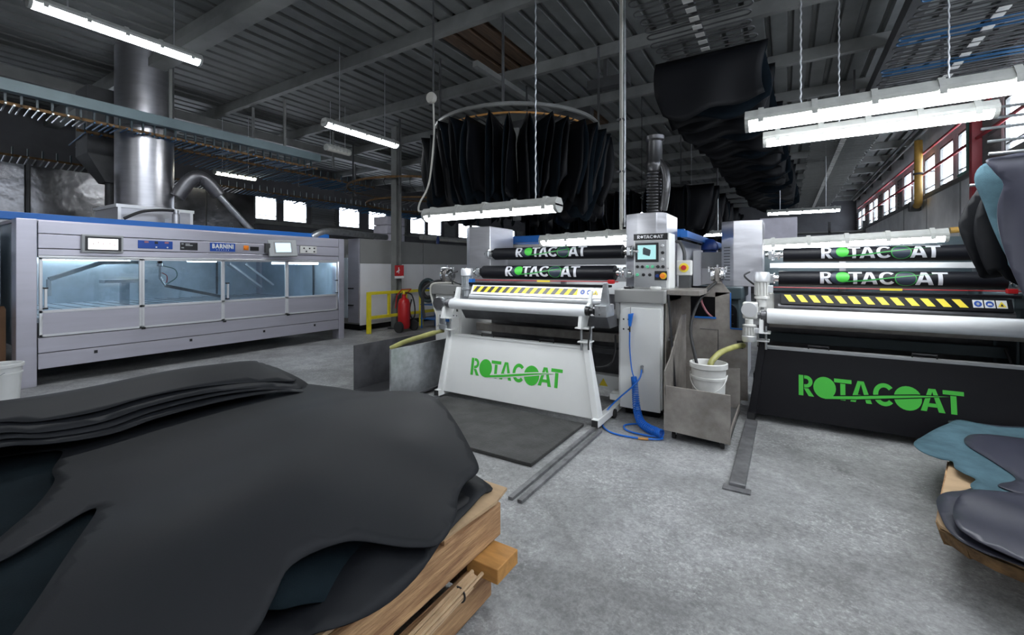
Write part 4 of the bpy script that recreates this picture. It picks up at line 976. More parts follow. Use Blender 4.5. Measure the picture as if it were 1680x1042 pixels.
# inside
B(XB, XB+.03, 1.45, 6.1, .5, 2.1).o('rear_wall', 'booth_inner', b)
B(XB, XF-.05, 1.45, 1.48, .5, 2.1).o('end_wall', 'booth_inner', b)
B(XB, XF-.05, 6.07, 6.10, .5, 2.1).o('end_wall', 'booth_inner', b)
B(XB, XF-.03, 1.42, 6.13, 2.08, 2.12).o('roof_plate', 'booth_steel', b)
B(XB+.03, XF-.06, 1.48, 6.07, .80, .86).o('belt_bed', 'booth_inner', b)
for k in range(20): B(XB+.1, XF-.1, 1.7+k*.22, 1.704+k*.22, .86, .866).o('belt_wire', 'steel_dark', b)
B(XF-.1, XF-.06, 1.59, 6.01, .22, .8).o('inner_skirt', 'steel_dark', b)
# hood frame seen through the glass
MB().bar((-9.5, 1.99, 1.33), (-9.5, 2.58, 1.585), .07, .06).bar((-9.5, 2.58, 1.585), (-9.5, 3.1, 1.60), .06, .05).bar((-9.5, 1.99, 1.33), (-9.5, 1.99, 1.08), .05, .05).o('hood_frame', 'alu', b, bevel=.004)
MB().bar((-9.7, 2.15, 1.36), (-9.7, 2.6, 1.58), .12, .03).o('hood_frame', 'alu', b)
MB().bar((-10.6, 5.05, 1.60), (-10.6, 5.75, 1.05), .16, .04).o('hood_frame', 'alu', b)
MB().bar((-10.4, 5.3, 1.60), (-10.4, 5.95, 1.10), .06, .04).o('hood_frame', 'alu', b)
MB().box(-10.2, -9.9, 2.75, 3.35, 1.24, 1.30).box(-10.1, -10.0, 3.0, 3.12, .86, 1.24).o('pedestal', 'booth_inner', b, bevel=.01)
B(XB+.03, XB+.06, 5.1, 5.13, .9, 1.7).o('wall_seam', 'steel_dark', b)
B(-9.0, -8.96, 6.04, 6.06, .9, 1.7).o('wall_seam', 'steel_dark', b)
gn = MB().cyl((-9.4, 3.35, 2.08), (-9.4, 3.35, 1.56), .035, n=14).o('spray_carousel', 'black_plastic', b, smooth=True)
MB().cyl((-9.4, 3.35, 1.58), (-9.4, 3.35, 1.34), .02, n=10).lathe([(.03, 0), (.05, .02), (.05, .06), (.02, .08)], (-9.4, 3.35, 1.52), n=14).cyl((-9.4, 3.35, 1.34), (-9.37, 3.42, 1.20), .022, n=10).o('spray_gun', 'chrome', gn, smooth=True)
MB().tube(smooth_path([(-9.38, 3.38, 1.54), (-9.34, 3.55, 1.48), (-9.34, 3.58, 1.34), (-9.37, 3.45, 1.22)]), .008, 6).o('hose', 'green_pipe', gn, smooth=True)
MB().tube(smooth_path([(-9.38, 3.37, 1.42), (-9.36, 3.44, 1.36), (-9.37, 3.44, 1.24)]), .008, 6).o('hose', 'red', gn, smooth=True)
MB().bar((-9.37, 3.42, 1.19), (-9.3, 4.3, .95), .05, .05).o('spray_arm', 'steel_dark', gn)
for (ya, yb, xx, zz) in ((4.9, 5.9, -8.6, 1.60), (3.85, 4.35, -9.6, 1.64), (2.2, 3.4, -10.9, 1.66)):
    Cy((xx, ya, zz), (xx, yb, zz), .022, n=12).o('booth_lamp', 'booth_tube', b, smooth=True)
# displays, plates and switches on the header
sc = MB().box(XF+.0, XF+.06, 1.985, 2.42, 1.71, 1.955).o('monitor', 'grey_paint', b, bevel=.008)
B(XF+.058, XF+.064, 2.015, 2.395, 1.735, 1.93).o('bezel', 'black_plastic', sc)
B(XF+.063, XF+.067, 2.045, 2.36, 1.755, 1.905).o('display', 'screen_white', sc)
for k, (yy, zz) in enumerate(((2.10, 1.83), (2.20, 1.835), (2.32, 1.82), (2.15, 1.85), (2.27, 1.84))): B(XF+.0665, XF+.068, yy-.006, yy+.006, zz-.006, zz+.006).o('display_mark', 'hose_clear', sc)
pl = B(XF+.006, XF+.014, 2.60, 3.03, 1.79, 1.91).o('instrument_plate', 'sign_blue', b, bevel=.004)
for yy in (2.70, 2.95): B(XF+.014, XF+.018, yy-.025, yy+.025, 1.875, 1.90).o('readout', 'hose_clear', pl)
B(XF+.014, XF+.018, 2.80, 2.84, 1.865, 1.90).o('readout', 'black_plastic', pl)
for yy in (2.82, 2.96): Cy((XF+.012, yy, 1.815), (XF+.020, yy, 1.815), .011, n=10).o('key', 'white_paint', pl)
bp = B(XF+.006, XF+.012, 3.13, 3.37, 1.785, 1.905).o('data_plate', 'black_plastic', b)
for (ya, yb, zz) in ((3.145, 3.175, 1.88), (3.145, 3.18, 1.82), (3.20, 3.26, 1.88), (3.20, 3.30, 1.86)): B(XF+.012, XF+.0135, ya, yb, zz-.008, zz+.008).o('print_line', 'grey_paint', bp)
npz = B(XF+.006, XF+.012, 3.55, 3.94, 1.78, 1.92).o('name_plate', 'sign_blue', b)
font_mesh('BARNINI', .098, lambda u, v: (XF+.0135, 3.745+u*.80, 1.862+v), 'lettering', 'white_paint', npz, bold=.0045)
for k in range(6): B(XF+.012, XF+.0135, 3.645+k*.036, 3.657+k*.036, 1.797, 1.812).o('lettering', 'alu', npz)
MB().box(XF+.006, XF+.014, 4.08, 4.16, 1.815, 1.895).o('switch_plate', 'orange', b)
MB().bar((XF+.02, 4.09, 1.84), (XF+.02, 4.15, 1.875), .03, .03).o('switch', 'orange', b)
B(XF+.006, XF+.012, 4.19, 4.34, 1.81, 1.88).o('data_plate', 'black_plastic', b)
T = Matrix.Translation((XF+.10, 4.74, 1.875)) @ Matrix.Rotation(R(-12), 4, 'Y') @ Matrix.Rotation(R(-10), 4, 'Z')
hm = MB().box(-.06, .0, -.25, .25, -.155, .155, M=T).o('touch_panel', 'grey_paint', b, bevel=.01)
MB().box(0, .004, -.16, .16, -.105, .115, M=T).o('bezel', 'oven_grey', hm)
MB().box(.004, .007, -.135, .135, -.08, .095, M=T).o('display', 'screen_pale', hm)
B(XF+.0, XF+.06, 4.44, 4.52, 1.78, 1.95).o('panel_arm', 'dark_beam', hm)
bx = B(XF+.006, XF+.03, 5.12, 5.48, 1.79, 1.935).o('button_box', 'white_dirty', b, bevel=.006)
for (yy, zz) in ((5.20, 1.89), (5.32, 1.89), (5.42, 1.895), (5.25, 1.83), (5.42, 1.83)): Cy((XF+.03, yy, zz), (XF+.042, yy, zz), .014, n=10).o('button', 'black_plastic', bx)
# on the roof
B(XF-.42, XF-.30, .2, 6.0, 2.12, 2.22).o('roof_beam', 'blue', b, bevel=.006)
fb = B(-9.9, -8.9, 2.62, 3.65, 2.12, 2.5).o('flue_base', 'stainless', b)
MB().box(-9.92, -8.88, 2.60, 3.67, 2.46, 2.51).o('base_frame', 'alu', fb)
for yy in (2.62, 3.61): B(-8.9, -8.88, yy, yy+.04, 2.12, 2.46).o('base_frame', 'alu', fb)
fu = Cy((-9.4, 3.14, 2.5), (-9.4, 3.14, ZC), .40, n=40).o('flue', 'stainless', b, smooth=True)
for zz in (3.85, 2.52): MB().lathe([(.40, 0), (.415, .005), (.415, .035), (.40, .04)], (-9.4, 3.14, zz), n=40).o('flue_ring', 'stainless', fu, smooth=True)
MB().lathe([(.06, 0), (.06, .26), (.04, .27), (.04, .33), (0, .33)], (-8.5, 3.25, 2.12), n=18).o('regulator', 'stainless', b, smooth=True)
MB().tube([(-8.45, 3.08, 2.12), (-8.45, 3.08, 2.28), (-8.45, 3.16, 2.30)], .008, 6).o('pipe', 'galvanised', b)
MB().tube(smooth_path([(-8.4, 2.55, 2.24), (-8.4, 2.75, 2.36), (-8.45, 3.0, 2.42), (-8.5, 3.22, 2.44)]), .022, 8).o('hose', 'rubber', b, smooth=True)
t = thing('square_duct', 'dark square duct beside the stainless flue above the booth', 'duct', (-10.3, 2.75, 2.12))
B(-10.6, -10.0, 2.55, 2.98, 3.45, 4.6).o('shaft', 'dark_beam', t)
MB().hexa([(-10.4, 2.8, 3.0), (-10.05, 2.8, 3.0), (-10.05, 2.98, 3.0), (-10.4, 2.98, 3.0)], [(-10.6, 2.55, 3.45), (-10.0, 2.55, 3.45), (-10.0, 2.98, 3.45), (-10.6, 2.98, 3.45)]).o('hopper', 'dark_beam', t)
Cy((-10.2, 2.9, 2.12), (-10.2, 2.9, 3.0), .07, n=14).o('spigot', 'dark_beam', t)
t = thing('bent_duct', 'bent spiral duct arching down onto the right end of the booth roof', 'duct', (-9.0, 4.2, 2.2))
pth = smooth_path([(-9.1, 3.5, 2.75), (-9.05, 3.62, 3.0), (-9.0, 3.76, 3.14), (-9.0, 3.92, 3.08), (-9.0, 4.12, 2.86)], 10)
MB().tube(pth, [.115+.006*(k % 2) for k in range(len(pth))], 16).o('elbow', 'steel_dark', t, smooth=True)
MB().tube([(-9.0, 4.12, 2.86), (-9.0, 4.80, 2.16)], .055, 12).o('pipe', 'galvanised', t, smooth=True)

# beside the left end of the booth
bucket((-7.55, 1.20, 0), 'white paint bucket with wire handle beside the booth post at left', h=.42, r=.165, mt='white_paint')
t = thing('cardboard_stack', 'brown cardboard sheets standing behind the white paint bucket', 'cardboard', (-8.3, 1.15, .35))
for k in range(4): B(-8.42+.03*k, -8.395+.03*k, .75, 1.36, 0, 1.02-.01*k).o('sheet', 'cardboard_brown', t)
t = thing('hose_cabinet', 'pale blue cabinet with blue hoses at the left edge of the photo', 'cabinet', (-8.9, .8, 0))
B(-9.3, -8.6, .3, 1.36, 0, 2.0).o('casing', 'booth_inner', t)
B(-8.6, -8.57, 1.15, 1.34, 1.62, 1.72).o('valve_block', 'black_plastic', t)
for dy in (1.2, 1.25, 1.3):
    MB().tube(smooth_path([(-8.56, dy, 1.64), (-8.54, dy+.01, 1.4), (-8.55, dy-.01, 1.15), (-8.56, dy, .9)]), .013, 8).o('hose', 'motor_blue', t, smooth=True)
MB().lathe([(.03, 0), (.05, .02), (.05, .08), (.03, .1)], (-8.5, 1.24, 1.48)).o('filter_bowl', 'chrome', t, smooth=True)
# ================================================================== hides lying in stacks
def tps(ctrl):
    P = np.array(ctrl, float); n = len(P); xy = P[:, :2]
    def U(r2): return np.where(r2 > 1e-12, r2*np.log(np.maximum(r2, 1e-12)), 0)
    D = ((xy[:, None]-xy[None])**2).sum(-1); K = U(D)+np.eye(n)*1e-3
    Q = np.c_[np.ones(n), xy]; A = np.zeros((n+3, n+3)); A[:n, :n] = K; A[:n, n:] = Q; A[n:, :n] = Q.T
    wts = np.linalg.solve(A, np.r_[P[:, 2], 0, 0, 0])
    def f(x, y):
        r2 = (xy[:, 0]-x)**2+(xy[:, 1]-y)**2
        return float(U(r2) @ wts[:n]+wts[n]+wts[n+1]*x+wts[n+2]*y)
    return f
def flat_hide(outline, zf, m, label, step=.06, thick=.005, group=None, m2=None, loop=5):
    ol = smooth_loop(outline, loop)
    vs, fs = fill_outline(ol, step)
    ob = MB().add([(x, y, zf(x, y)) for x, y in vs], fs).o('leather_hide', m, smooth='all', solid=thick)
    if m2:
        ob.data.materials.append(MATS[m2]); ob.modifiers['thickness'].material_offset = 1
    return tag(ob, label, 'leather', group)
# --- left: pallets, cardboard and hides
t = thing('pallet_stack', 'stacked wooden pallets with rough boards under the large pile of dark hides', 'pallet', (-2.3, .4, 0))
B(-1.155, -1.115, -1.2, 1.70, .275, .425).o('side_board', 'wood', t, bevel=.006)
B(-1.165, -1.125, -1.2, 1.64, .03, .205).o('side_board', 'wood', t, bevel=.006)
B(-3.5, -1.16, 1.66, 1.70, .275, .425).o('end_board', 'wood', t, bevel=.006)
B(-3.5, -1.17, 1.60, 1.64, .03, .205).o('end_board', 'wood', t, bevel=.006)
for k in range(3): B(-3.5, -1.17, 1.0-k*.9, 1.1-k*.9, .205, .275).o('spacer', 'wood_orange', t, bevel=.004)
MB().box(-1.16, -1.00, 1.50, 1.66, .205, .268).o('block', 'wood_orange', t, bevel=.004)
B(-1.15, -1.09, .72, .82, .12, .205).o('block', 'wood_orange', t, bevel=.004)
for k, xx in enumerate((-3.4, -2.3, -1.2)): B(xx-.05, xx+.05, -1.2, 1.62, 0, .03).o('runner', 'wood_dark', t)
for k in range(7): B(-3.5, -1.12, -1.15+k*.41, -.85+k*.41, .425, .448).o('deck_board', 'wood', t, bevel=.003)
s = thing('stick_bundle', 'bundle of pale thin sticks lying along the pallet side', 'sticks', (-1.1, .6, .21))
rg = random.Random(5)
for k in range(9):
    ox = -1.092+.014*(k % 3); oz = .214+.016*(k//3)
    pts = [(ox+rg.uniform(-.006, .006), -1.1+i*.37, oz+rg.uniform(-.005, .006)) for i in range(7)]+[(ox, 1.46+rg.uniform(-.06, .03), oz+.012)]
    MB().tube(smooth_path(pts, 3), .008, 6).o('stick', 'cardboard', s, smooth=True)
for yy in (.95, 1.35): MB().tube([(-1.079+.028*cos(a), yy, .232+.028*sin(a)) for a in [2*PI*k/14 for k in range(14)]], .004, 5, closed=True).o('tie', 'rubber', s)
ol = [(-3.45, -1.2), (-1.17, -1.2), (-1.13, -.4), (-1.15, .3), (-1.11, .8), (-1.13, 1.2), (-1.09, 1.62), (-1.12, 1.76), (-1.6, 1.77), (-2.6, 1.74), (-3.45, 1.76)]
vs, fs = fill_outline(ol, .2)
tag(MB().add([(x, y, .458+.004*sin(9*y)) for x, y in vs], fs).o('cardboard_sheet', 'cardboard', solid=.012), 'brown cardboard sheet on the pallets under the dark hides', 'cardboard')

zM = tps([(-3.3, 1.9, .62), (-3.3, .5, .60), (-2.8, 1.97, .655), (-2.8, 1.2, .645), (-2.3, 1.97, .69), (-2.3, 1.3, .715), (-1.95, 1.6, .755), (-1.72, 1.95, .735), (-1.56, 1.90, .668), (-1.40, 1.80, .615), (-1.24, 1.69, .562),
          (-1.2, 1.62, .552), (-1.19, 1.47, .548), (-1.08, 1.32, .53), (-1.05, 1.2, .525), (-1.09, 1.12, .535), (-1.35, 1.45, .615), (-1.2, 1.0, .585), (-1.23, .92, .605), (-1.24, .77, .61), (-1.21, .7, .58), (-1.18, .63, .55),
          (-1.5, 1.5, .69), (-1.45, 1.0, .70), (-1.55, .6, .69), (-2.0, .9, .69), (-2.5, .8, .645), (-2.07, .54, .645), (-2.0, .32, .635), (-1.57, .28, .63), (-1.2, .2, .56)])
def zMn(x, y): return zM(x, y)+.004*sin(7*x+3*y)*sin(5*y)
M_out = [(-3.3, .45), (-3.35, 1.2), (-3.25, 1.9), (-2.8, 1.98), (-2.3, 1.97), (-1.9, 1.97), (-1.70, 1.95), (-1.54, 1.89), (-1.36, 1.78), (-1.235, 1.69), (-1.205, 1.62), (-1.20, 1.54), (-1.165, 1.45), (-1.09, 1.34), (-1.045, 1.20), (-1.10, 1.11), (-1.2, 1.0), (-1.235, .92), (-1.25, .77), (-1.21, .69), (-1.17, .60), (-1.13, .35), (-1.18, .1), (-1.38, .12), (-1.57, .275), (-1.72, .375), (-1.93, .49), (-2.08, .555), (-2.10, .52), (-2.03, .42), (-1.97, .31), (-2.05, .27), (-2.2, .36), (-2.35, .46), (-2.55, .55), (-2.72, .58), (-2.98, .67), (-3.1, .60)]
flat_hide([(-3.5, .85), (-2.7, 1.0), (-1.9, .9), (-1.45, .6), (-1.28, .2), (-1.5, -.35), (-2.2, -.2), (-2.7, -.45), (-3.3, -.3), (-3.6, .2)], lambda x, y: zM(x, max(y, .35))-.034+.004*sin(9*x+4*y), 'suede_teal', 'dark teal suede hide showing at the left edge under the top hide', step=.08)
flat_hide([(-1.75, 1.35), (-1.6, .75), (-1.35, .62), (-1.235, .70), (-1.20, .78), (-1.165, .90), (-1.185, 1.04), (-1.3, 1.3)], lambda x, y: min(zM(x, y)-.03, .56-.5*max(0, x+1.32)+.02*sin(11*y)), 'suede_teal', 'teal suede flap curling out under the front edge of the top hide', step=.05)
flat_hide([(-1.7, 1.6), (-1.6, .8), (-1.42, .58), (-1.22, .66), (-1.10, .76), (-1.04, .92), (-1.05, 1.12), (-1.12, 1.38), (-1.145, 1.56), (-1.18, 1.68), (-1.4, 1.7)], lambda x, y: min(zM(x, y)-.045, .505+.022*sin(8*y+6*x)-.05*max(0, x+1.16)), 'leather_top', 'dark grey hide peeping out below the suede flap at the pallet edge', step=.05)
flat_hide([(-1.8, 1.5), (-1.5, .9), (-1.25, .85), (-1.13, .98), (-1.09, 1.15), (-1.16, 1.4), (-1.17, 1.60), (-1.19, 1.72), (-1.6, 1.8)], lambda x, y: min(zM(x, y)-.055, .485+.012*sin(10*y)), 'hide_dark', 'lowest black hide resting on the cardboard at the pallet edge', step=.06)
flat_hide(M_out, zMn, 'leather_top', 'large smooth charcoal hide on top of the pile in the foreground', step=.045, m2='suede_teal', loop=5)
def zB(x, y):
    xs = [-4.0, -3.86, -3.78, -3.68, -3.56, -3.42, -3.25, -3.05, -2.85, -2.6]; zs = [.10, .28, .46, .64, .755, .80, .775, .725, .685, .665]
    b = float(np.interp(x, xs, zs))
    return b-.10*max(0, y-1.72)**1.5*4+.01*sin(6*y)
def zBs(x, y): return sum(zB(x+d, y) for d in (-.06, -.03, 0, .03, .06))/5
for k, nm in enumerate(('lowest', 'second lowest', 'second highest', 'topmost')):
    xr = -2.86-(0, .05, .085, .17)[k]
    ol = [(-3.86, -.4), (-3.9, .4), (-3.87, 1.1), (-3.8, 1.7), (-3.55, 1.84+.03*(3-k)), (-3.3, 1.80+.05*(3-k)), (-3.02-.02*k, 1.92+.03*(2-k)), (xr+.07, 1.84), (xr, 1.62), (xr-.04, 1.30), (xr-.06, 1.02), (xr-.03, .82), (xr-.06, .6), (xr-.12, .45), (xr-.1, 0), (xr-.2, -.4)]
    flat_hide(ol, lambda x, y, k=k, xr=xr: zBs(x, y)+.013*k-.012+.012*max(0, (x-xr+.12)/.12)*sin(5*y+k), 'leather_top', '%s of the four layered charcoal hides folded over the far side of the pile' % nm, step=.06, m2='suede_teal')

# --- right: low pallet with bluish hides
t = thing('pallet', 'rough wooden pallet under the blue grey hides at the right edge', 'pallet', (1.7, 3.5, 0))
edge = [(.90, 3.98), (.72, 3.32), (.635, 3.0), (.63, 2.92), (.70, 2.82), (.77, 2.755), (.86, 2.70), (1.0, 2.60), (1.4, 2.40), (2.4, 2.05)]
rw = random.Random(8)
for k in range(len(edge)-1):
    p, q = Vector((*edge[k], 0)), Vector((*edge[k+1], 0)); n_ = Vector((0, 0, 1)).cross(q-p).normalized()*.09
    MB().hexa([(p.x+n_.x*.2, p.y+n_.y*.2, .16+rw.uniform(0, .02)), (q.x+n_.x*.2, q.y+n_.y*.2, .16+rw.uniform(0, .02)), (q.x+n_.x, q.y+n_.y, .16), (p.x+n_.x, p.y+n_.y, .16)],
              [(p.x, p.y, .228), (q.x, q.y, .228), (q.x+n_.x, q.y+n_.y, .228), (p.x+n_.x, p.y+n_.y, .228)]).o('edge_board', 'wood_dark' if k > 1 else 'wood', t)
for k in range(3): B(1.15, 2.4, 2.9+.7*k, 3.0+.7*k, 0, .17).o('bearer', 'wood_dark', t)
for k in range(4): B(1.05+.35*k, 1.30+.35*k, 2.75, 4.5, .205, .225).o('deck_board', 'wood', t)
ol = [(.64, 3.0), (.64, 2.94), (.71, 2.84), (.78, 2.77), (.87, 2.71), (1.01, 2.61), (1.41, 2.42), (2.3, 2.1), (2.4, 3.4), (2.4, 4.7), (1.3, 4.7), (1.1, 4.55), (.915, 3.99), (.73, 3.33)]
vs, fs = fill_outline(ol, .15)
tag(MB().add([(x, y, .236) for x, y in vs], fs).o('cardboard_sheet', 'cardboard', solid=.012), 'pale cardboard sheet on the pallet at the right edge', 'cardboard')
def zR(x, y): return .285+.022*sin(2.6*x+1.0)*cos(1.9*y)+.010*sin(8*x+4*y)
flat_hide([(0.647, 2.928), (0.683, 3.196), (0.805, 3.343), (1.098, 3.477), (2.318, 3.172), (2.318, 2.440), (1.464, 2.416), (0.854, 2.672), (0.732, 2.708), (0.659, 2.782)], lambda x, y: max(.25, zR(x, y)-.014), 'leather_violet', 'violet grey hide corner showing left of the front hide on the right pallet', step=.06, m2='suede_blue')
flat_hide([(0.756, 4.099), (0.756, 3.904), (0.830, 3.831), (0.891, 3.843), (0.872, 3.709), (0.891, 3.636), (0.927, 3.575), (0.866, 3.416), (0.903, 3.294), (1.098, 3.050), (1.830, 2.806), (2.440, 3.172), (2.440, 4.758), (1.708, 4.856), (1.366, 4.795), (1.171, 4.843), (1.049, 4.636), (0.878, 4.368)], lambda x, y: zR(x, y), 'suede_blue', 'teal blue suede hide with ragged edge on the right pallet', step=.05)
flat_hide([(1.043, 4.185), (1.074, 4.331), (1.171, 4.441), (1.415, 4.538), (2.074, 4.636), (2.440, 4.148), (2.440, 3.294), (1.464, 3.355), (1.049, 3.489), (1.025, 3.575), (1.135, 3.733), (1.098, 3.965)], lambda x, y: zR(x, y)+.010, 'leather_violet', 'dark violet grey hide lying at the back of the right pallet pile', step=.05)
flat_hide([(1.049, 3.440), (0.854, 3.306), (0.732, 3.111), (0.671, 2.843), (0.701, 2.745), (0.756, 2.696), (0.842, 2.635), (0.976, 2.513), (1.342, 2.342), (2.196, 2.196), (2.440, 2.928), (2.318, 3.599), (1.586, 3.599)], lambda x, y: zR(x, y)+.022+.008*sin(14*y+8*x), 'leather_violet', 'rounded violet grey hide at the front of the right pallet pile', step=.045)
flat_hide([(1.098, 4.709), (1.196, 4.868), (1.403, 4.868), (1.952, 4.904), (2.318, 4.514), (1.586, 4.392)], lambda x, y: zR(x, y)-.012, 'leather_violet', 'thin edge of a hide behind the suede on the right pallet', step=.07)

# ================================================================== hides hanging from conveyors
def hang_mesh(seed, wd, L1, L2, gap, wave=.05, nu=14, nv=20, edge=.12, taper=.22, round_=.16):
    r = random.Random(seed); ph = [r.uniform(0, 6.3) for _ in range(8)]
    vs = []
    for j in range(nv+1):
        s_ = -1+2*j/nv; a = abs(s_); L = L1 if s_ < 0 else L2
        for i in range(nu+1):
            u = -1+2*i/nu
            hw = wd/2*(1+edge*sin(3.0*a+ph[0]+(0 if u < 0 else 2))-taper*max(0, a-.6)*2)
            ln = L*(1-round_*(u*u)+.09*sin(2.5*u+ph[1])+.05*sin(5*u+ph[2]))
            y = (1 if s_ > 0 else -1)*gap*(min(1, a*5)**.7)*(1-.25*a)+wave*a*sin(3.2*u+ph[3]+1.5*a)+wave*.6*a*sin(6.5*u+ph[4]+(2 if s_ > 0 else 0))
            vs.append((u*hw+.03*a*sin(4*a+ph[5]), y, -ln*a+.02*(1-a)*0))
    n1 = nu+1
    fs = [(j*n1+i, j*n1+i+1, (j+1)*n1+i+1, (j+1)*n1+i) for j in range(nv) for i in range(nu)]
    return MB().add(vs, fs)
def hang_src(seed, wd, L1, L2, gap, m, m2=None, **k):
    ob = hang_mesh(seed, wd, L1, L2, gap, **k).o('hanging_hide', m, smooth='all', local=True, solid=.005)
    if m2: ob.data.materials.append(MATS[m2]); ob.modifiers['thickness'].material_offset = 1
    return ob
class Bank:
    def __init__(s, srcs): s.src = srcs; s.n = {o.name: 0 for o in srcs}
    def put(s, i, loc, rz, label, group, rx=0, sc=1):
        o = s.src[i % len(s.src)]
        if s.n[o.name]: c = o.copy(); COL.objects.link(c)
        else: c = o; s.n[o.name] = 1
        c.location = loc; c.rotation_euler = (rx, 0, rz); c.scale = (sc, sc, sc)
        return tag(c, label, 'leather', group)
rg = random.Random(11)
# row along the right overhead conveyor
bk = Bank([hang_src(100+k, 1.22, .72, .68, .05, 'hide_dark', 'hide_suede', wave=.035, taper=.05, round_=.05, edge=.07) for k in range(5)])
y = 6.15; k = 0
while y < 18.5:
    ORD = ('second', 'third', 'fourth', 'fifth', 'sixth', 'seventh', 'eighth', 'ninth', 'tenth')
    lab = 'foremost black hide hanging from the right overhead conveyor' if k == 0 else ('%s hide from the front in the long row on the right overhead conveyor' % ORD[k-1] if k < 10 else 'dark hide far back in the long row on the right overhead conveyor')
    bk.put(k, (-.83+rg.uniform(-.05, .05)+.012*k, y, 4.27-.0*k), R(rg.uniform(-4, 4)), lab, 'hides in the long overhead row', sc=rg.uniform(.95, 1.06)); y += .27; k += 1
# ring of hides over the white machine
RC = Vector((-3.83, 6.33, 3.66)); NR = 34
bk = Bank([hang_src(200+k, .80, 1.25, 1.12, .05, 'hide_dark', 'hide_suede', wave=.05, edge=.16) for k in range(6)])
for k in range(NR):
    an = 2*PI*k/NR; rr = 1.12
    j = int(round(((an-(R(31.83)+PI)) % (2*PI))/(2*PI/NR)))
    NUM = ('first', 'second', 'third', 'fourth', 'fifth', 'sixth', 'seventh', 'eighth', 'ninth', 'tenth', 'eleventh', 'twelfth', 'thirteenth', 'fourteenth', 'fifteenth', 'sixteenth', 'seventeenth')
    lab = '%s black hide from the left on the near side of the round carousel' % NUM[j] if j < 17 else 'black hide on the far side of the round carousel above the white machine'
    bk.put(k, (RC.x+rr*cos(an), RC.y+rr*sin(an), 3.60+rg.uniform(-.03, .02)), an+R(rg.uniform(-6, 6)), lab, 'hides on the round carousel', sc=rg.uniform(.95, 1.05))
# far row behind
bk = Bank([hang_src(300+k, 1.0, 1.25, 1.15, .06, 'hide_dark', 'hide_suede', wave=.05) for k in range(4)])
k = 0
for i in range(14):
    bk.put(k, (-6.4+.34*i, 11.6+rg.uniform(-.03, .03), 3.49), R(90+rg.uniform(-10, 10)), 'black hide in the far row behind the carousel', 'hides in the far row'); k += 1
for i in range(18):
    bk.put(k, (-1.95+rg.uniform(-.06, .06), 11.4+.42*i, 3.51), R(rg.uniform(-8, 8)), 'black hide in the far row behind the carousel', 'hides in the far row'); k += 1
# hides on the rack at the right edge
rk = thing('hide_rack', 'rack of horizontal steel rods carrying hides at the right edge', 'rack', (2.6, 5.0, 0))
B(2.55, 2.65, 4.95, 5.05, 0, 3.4).o('post', 'steel_beam', rk)
for (yy, zz, xx) in ((4.45, 2.31, 1.22), (4.62, 2.27, 1.26), (4.78, 2.22, 1.24), (4.92, 2.16, 1.24), (5.10, 2.53, 1.39), (5.20, 2.66, 1.38), (5.24, 2.75, 1.48), (5.30, 2.85, 1.50)):
    Cy((xx, yy, zz), (2.62, yy, zz), .012, n=8).o('rod', 'galvanised', rk, smooth=True)
B(2.57, 2.63, 4.4, 5.35, 2.1, 2.9).o('rod_plate', 'steel_beam', rk)
def rack_hide(Y_, ol, m, m2, label, amp, ph):
    zt = max(z for x, z in ol)
    vs, fs = fill_outline(smooth_loop(ol, 4), .04)
    def y_(x, z):
        s_ = zt-z
        return Y_+.35*max(0, .10-s_)**1.0*(1 if s_ < .10 else 0)+amp*min(1, s_*2.5)*sin(9*x+ph+2.5*s_)+.4*amp*sin(21*x+ph*2+5*z)*min(1, s_*3)
    ob = MB().add([(x, y_(x, z), z) for x, z in vs], fs).o('hanging_hide', m, smooth='all', solid=.005)
    ob.data.materials.append(MATS[m2]); ob.modifiers['thickness'].material_offset = 1
    return tag(ob, label, 'leather', 'hides on the right rack')
rack_hide(4.45, [(1.21, 2.27), (1.30, 2.29), (1.42, 2.31), (1.61, 2.32), (1.9, 2.31), (2.2, 2.3), (2.25, 1.7), (2.15, 1.2), (1.8, 1.05), (1.51, 1.09), (1.41, 1.25), (1.33, 1.52), (1.28, 1.78), (1.275, 1.95), (1.30, 2.09), (1.25, 2.18)], 'leather_violet', 'suede_blue', 'nearest violet grey hide draped over the rack at the right edge', .035, 1.0)
rack_hide(4.57, [(1.18, 2.16), (1.24, 2.27), (1.37, 2.27), (1.8, 2.27), (2.1, 2.27), (2.1, 1.5), (1.7, 1.45), (1.39, 1.48), (1.34, 1.59), (1.29, 1.76), (1.235, 1.97)], 'suede_blue', 'suede_blue', 'teal suede hide showing behind the nearest one on the right rack', .03, 2.2)
rack_hide(4.72, [(1.35, 2.22), (1.28, 2.08), (1.23, 1.94), (1.215, 1.76), (1.25, 1.56), (1.29, 1.45), (1.33, 1.48), (1.40, 1.40), (1.6, 1.33), (2.1, 1.36), (2.2, 2.2), (1.7, 2.23)], 'hide_dark', 'hide_suede', 'third hide on the right rack, a dark rounded lobe', .03, 3.4)
rack_hide(4.88, [(1.35, 2.17), (1.26, 2.09), (1.19, 1.94), (1.165, 1.83), (1.205, 1.65), (1.26, 1.49), (1.30, 1.42), (1.46, 1.44), (1.65, 1.43), (2.1, 1.46), (2.2, 2.15), (1.7, 2.18)], 'hide_dark', 'suede_blue', 'farthest dark hide on the right rack, its lobe reaching farthest left', .03, 4.4)

